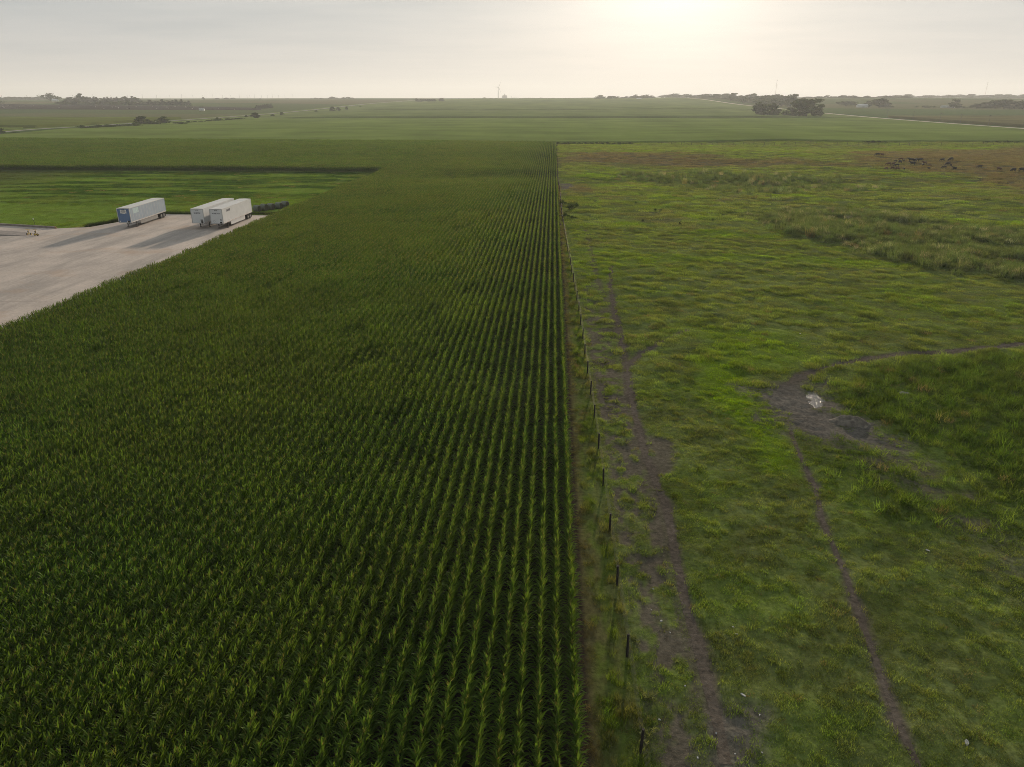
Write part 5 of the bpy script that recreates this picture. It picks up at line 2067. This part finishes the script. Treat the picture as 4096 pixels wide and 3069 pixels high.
def shed(label, loc, rz, L, Wd, hw_, hr, wall=M_SHEDW, name='farm_shed'):
    r = empty(name, (loc[0], loc[1], GZ(*loc)), rz)
    tag(r, label, 'shed')
    b = MB()
    l, w = L / 2, Wd / 2
    b.add([(-l, -w, -.3), (l, -w, -.3), (l, w, -.3), (-l, w, -.3), (-l, -w, hw_), (l, -w, hw_), (l, w, hw_), (-l, w, hw_), (-l, 0, hr), (l, 0, hr)],
          [(0, 1, 5, 4), (2, 3, 7, 6), (1, 2, 6, 9, 5), (3, 0, 4, 8, 7)])
    b.build('wall', wall, r)
    b = MB()
    e = .4
    k_ = e * (hr - hw_) / w
    b.add([(-l - e, -w - e, hw_ - k_ + .08), (l + e, -w - e, hw_ - k_ + .08), (l + e, 0, hr + .08), (-l - e, 0, hr + .08), (l + e, w + e, hw_ - k_ + .08), (-l - e, w + e, hw_ - k_ + .08)],
          [(0, 1, 2, 3), (3, 2, 4, 5)])
    b.build('roof', M_SHEDR, r)
    b = MB()
    b.box(-L * .12, L * .12, -w - .06, -w + .02, 0, hw_ * .75)
    b.build('door', M_DARK if name == 'barn' else M_SHEDR, r)
    return r


shed('white farm shed with a low gable roof beside a broad tree at the right', gt(3448, 430), R(6), 18, 11, 3.6, 5.6)
shed('small white shed under the lone tree on the left skyline', gt(222, 406), R(-12), 16, 9, 3.6, 6.0)
shed('small white shed standing alone at the edge of the feedlot', gt(808, 443), R(8), 8.5, 4, 2.4, 3.4)
shed('tiny grey shed in the skyline trees left of the hill road', gw(2556, 2380), R(0), 14, 8, 3.2, 5.0)
shed('low pale shed half hidden among the bushes at the right', gt(3790, 431), R(0), 22, 8, 2.4, 3.4)

# ------------------------------------------------------------------ wind turbine
M_TUR = simple('turbine_backlit', (0.26, 0.25, 0.24), 0.5, scale=0.05)  # white turbine toned down: its backlit shade is put into the colour
DT = 4900.0
x, y = gw(1993, DT)
tz = GZ(x, y)
rt = ray(1993, 349)
hubz = CAMZ + rt[2] / math.hypot(rt[0], rt[1]) * DT
tur = empty('wind_turbine', (x, y, tz), R(48))
tag(tur, 'tall white three-bladed wind turbine alone on the middle skyline', 'wind turbine')
hub_h = hubz - tz
b = MB()
b.tube([(0, 0, -2), (0, 0, hub_h * .5), (0, 0, hub_h - 1.5)], [2.6, 2.1, 1.6], 16)
b.build('tower', M_TUR, tur, True)
b = MB()
b.box(-1.8, 1.8, -3.5, 7.5, hub_h - 1.8, hub_h + 1.9)
b.build('nacelle', M_TUR, tur)
b = MB()
b.tube([(0, -3.4, hub_h), (0, -4.8, hub_h), (0, -6.2, hub_h)], [1.7, 1.6, .4], 12)
b.build('hub', M_TUR, tur, True)
for k in range(3):
    ang = R(30 + 120 * k)
    b = MB()
    v, f = [], []
    stn = [(0, .9, .9), (3, 1.0, .8), (9, 1.9, .5), (22, 1.3, .3), (38, .75, .18), (47, .25, .08)]
    for (rr, ch_, th) in stn:
        for (cx, cz_) in ((-ch_ * .4, 0), (ch_ * .2, th), (ch_ * 1.0, 0), (ch_ * .2, -th)):
            lx, lz = cx, rr
            v.append((lx * math.cos(ang) + lz * math.sin(ang), -4.8 + cz_, hub_h - lx * math.sin(ang) + lz * math.cos(ang)))
    for i in range(len(stn) - 1):
        for j in range(4):
            f.append((i * 4 + j, i * 4 + (j + 1) % 4, (i + 1) * 4 + (j + 1) % 4, (i + 1) * 4 + j))
    f += [(0, 1, 2, 3), tuple(len(v) - 1 - i for i in range(4))]
    b.add(v, f)
    b.build('blade', M_TUR, tur)

# ------------------------------------------------------------------ grain elevator
M_ELEV = simple('elevator_concrete', (0.42, 0.41, 0.39), 0.8, scale=0.05)
DE = 5200.0
x, y = gw(2018, DE)
ez = GZ(x, y)
pxm = DE / F_PX
el_ = empty('grain_elevator', (x, y, ez), 0)
tag(el_, 'pale concrete grain elevator with a head tower right of the wind turbine', 'grain elevator')


def ze(py):
    rr = ray(2018, py)
    return CAMZ + rr[2] / math.hypot(rr[0], rr[1]) * DE - ez


H1 = ze(383)
for k in range(6):
    b = MB()
    cx = (-8 + 16 * k / 5) * pxm
    b.tube([(cx, 0, -3), (cx, 0, H1 + (1.2 * pxm if k > 2 else 0))], 1.75 * pxm, 14)
    b.build('silo', M_ELEV, el_, True)
b = MB()
b.box(-6.5 * pxm, -3 * pxm, -6, 6, H1, ze(380.5))
b.box(-1.5 * pxm, 2.5 * pxm, -8, 8, H1, ze(378.5))
b.box(.3 * pxm, 1.5 * pxm, -4, 4, ze(378.5), ze(375))
b.build('head_house', M_ELEV, el_)
b = MB()
b.box(9 * pxm, 11.5 * pxm, -8, 8, -3, ze(391.5))
b.build('annex', M_ELEV, el_)
el2 = empty('grain_store', (*gw(2054, DE), GZ(*gw(2054, DE))), 0)
tag(el2, 'low pale grain store with a thin stack beside the grain elevator', 'building')
b = MB()
b.box(-20 * pxm, -9 * pxm, -8, 8, -3, ze(391.8))
b.box(-1 * pxm, 19 * pxm, -10, 10, -3, ze(391.2))
b.build('hall', M_ELEV, el2)
b = MB()
b.tube([(-8.2 * pxm, 0, -3), (-8.2 * pxm, 0, ze(384))], .55 * pxm, 8)
b.tube([(-2.3 * pxm, 0, -3), (-2.3 * pxm, 0, ze(388.5))], .5 * pxm, 8)
b.build('stack', M_ELEV, el2)

# ------------------------------------------------------------------ masts and poles
M_STEEL = simple('mast_steel', (0.16, 0.15, 0.15), 0.6, scale=0.1)
M_PALEST = simple('mast_red_white', (0.30, 0.20, 0.19), 0.6, scale=0.1)
for (px, top, ds, lab, sz) in ((3100, 323, 3000, 'tall thin radio mast above the wood at the right', 1.0), (3938, 333, 4200, 'faint thin radio mast above the far right ridge', 1.1)):
    x, y = gw(px, ds)
    z0 = GZ(x, y)
    rr = ray(px + 7, top)
    h = CAMZ + rr[2] / math.hypot(rr[0], rr[1]) * ds - z0
    r = empty('radio_mast', (x, y, z0))
    tag(r, lab, 'mast')
    b = MB()
    b.tube([(0, 0, -1), (0, 0, h)], .42 * sz, 4)
    b.build('lattice', M_PALEST, r)
    b = MB()
    b.tube([(0, 0, h), (0, 0, h + 3)], .9 * sz, 6)
    b.build('beacon', M_STEEL, r)
    for a in (0.4, 2.5, 4.6):
        b = MB()
        b.tube([(0, 0, h * .85), (h * .5 * math.cos(a), h * .5 * math.sin(a), 0)], .05, 3, 0, False)
        b.build('guy_wire', M_STEEL, r)


def pole(label, loc, h, rad, group, arm=True):
    r = empty('utility_pole', (loc[0], loc[1], GZ(*loc)))
    tag(r, label, 'utility pole', group)
    b = MB()
    b.tube([(0, 0, -1), (0, 0, h)], [rad, rad * .7], 6)
    b.build('shaft', M_STEEL, r)
    if arm:
        b = MB()
        b.box(-1.4, 1.4, -.12, .12, h - 1.0, h - .75)
        b.build('crossarm', M_STEEL, r)
    return r


lp = [7, 108, 292, 373, 445, 510, 570, 627, 680, 727, 772, 812, 852, 890, 924, 958, 989, 1000, 1018, 1046, 1070, 1090, 1115, 1140, 1172]
for k, px in enumerate(lp):
    ds = 2500 + k * 40
    pole(ORD[k] + ' utility pole from the left along the left skyline', gw(px, ds), (15.5 if k % 3 else 17) , .32, 'utility poles along the left skyline')
for k, (px, ba) in enumerate([(3495, 472), (3608, 480), (3755, 488), (3885, 494), (4062, 502)]):
    pole(ORD[k] + ' utility pole from the left along the right gravel road', (RX + 12, gt(px, ba)[1]), 9.5, .16, 'utility poles along the right road')

# ------------------------------------------------------------------ the hazy evening air
hx = bpy.data.materials.new('evening_haze')
hx.use_nodes = True
ht = hx.node_tree
ht.nodes.clear()
ho = N(ht, 'ShaderNodeOutputMaterial')
pv = N(ht, 'ShaderNodeVolumePrincipled')
pv.inputs['Color'].default_value = (0.92, 0.94, 0.96, 1)
pv.inputs['Density'].default_value = 0.00013
pv.inputs['Anisotropy'].default_value = 0.25
ht.links.new(pv.outputs[0], ho.inputs['Volume'])
b = MB()
b.box(-9800, 9800, -1100, 11300, -8, 175)
hzb = b.build('haze', hx)
tag(hzb, 'thin evening haze over the whole farmland', kind='stuff')
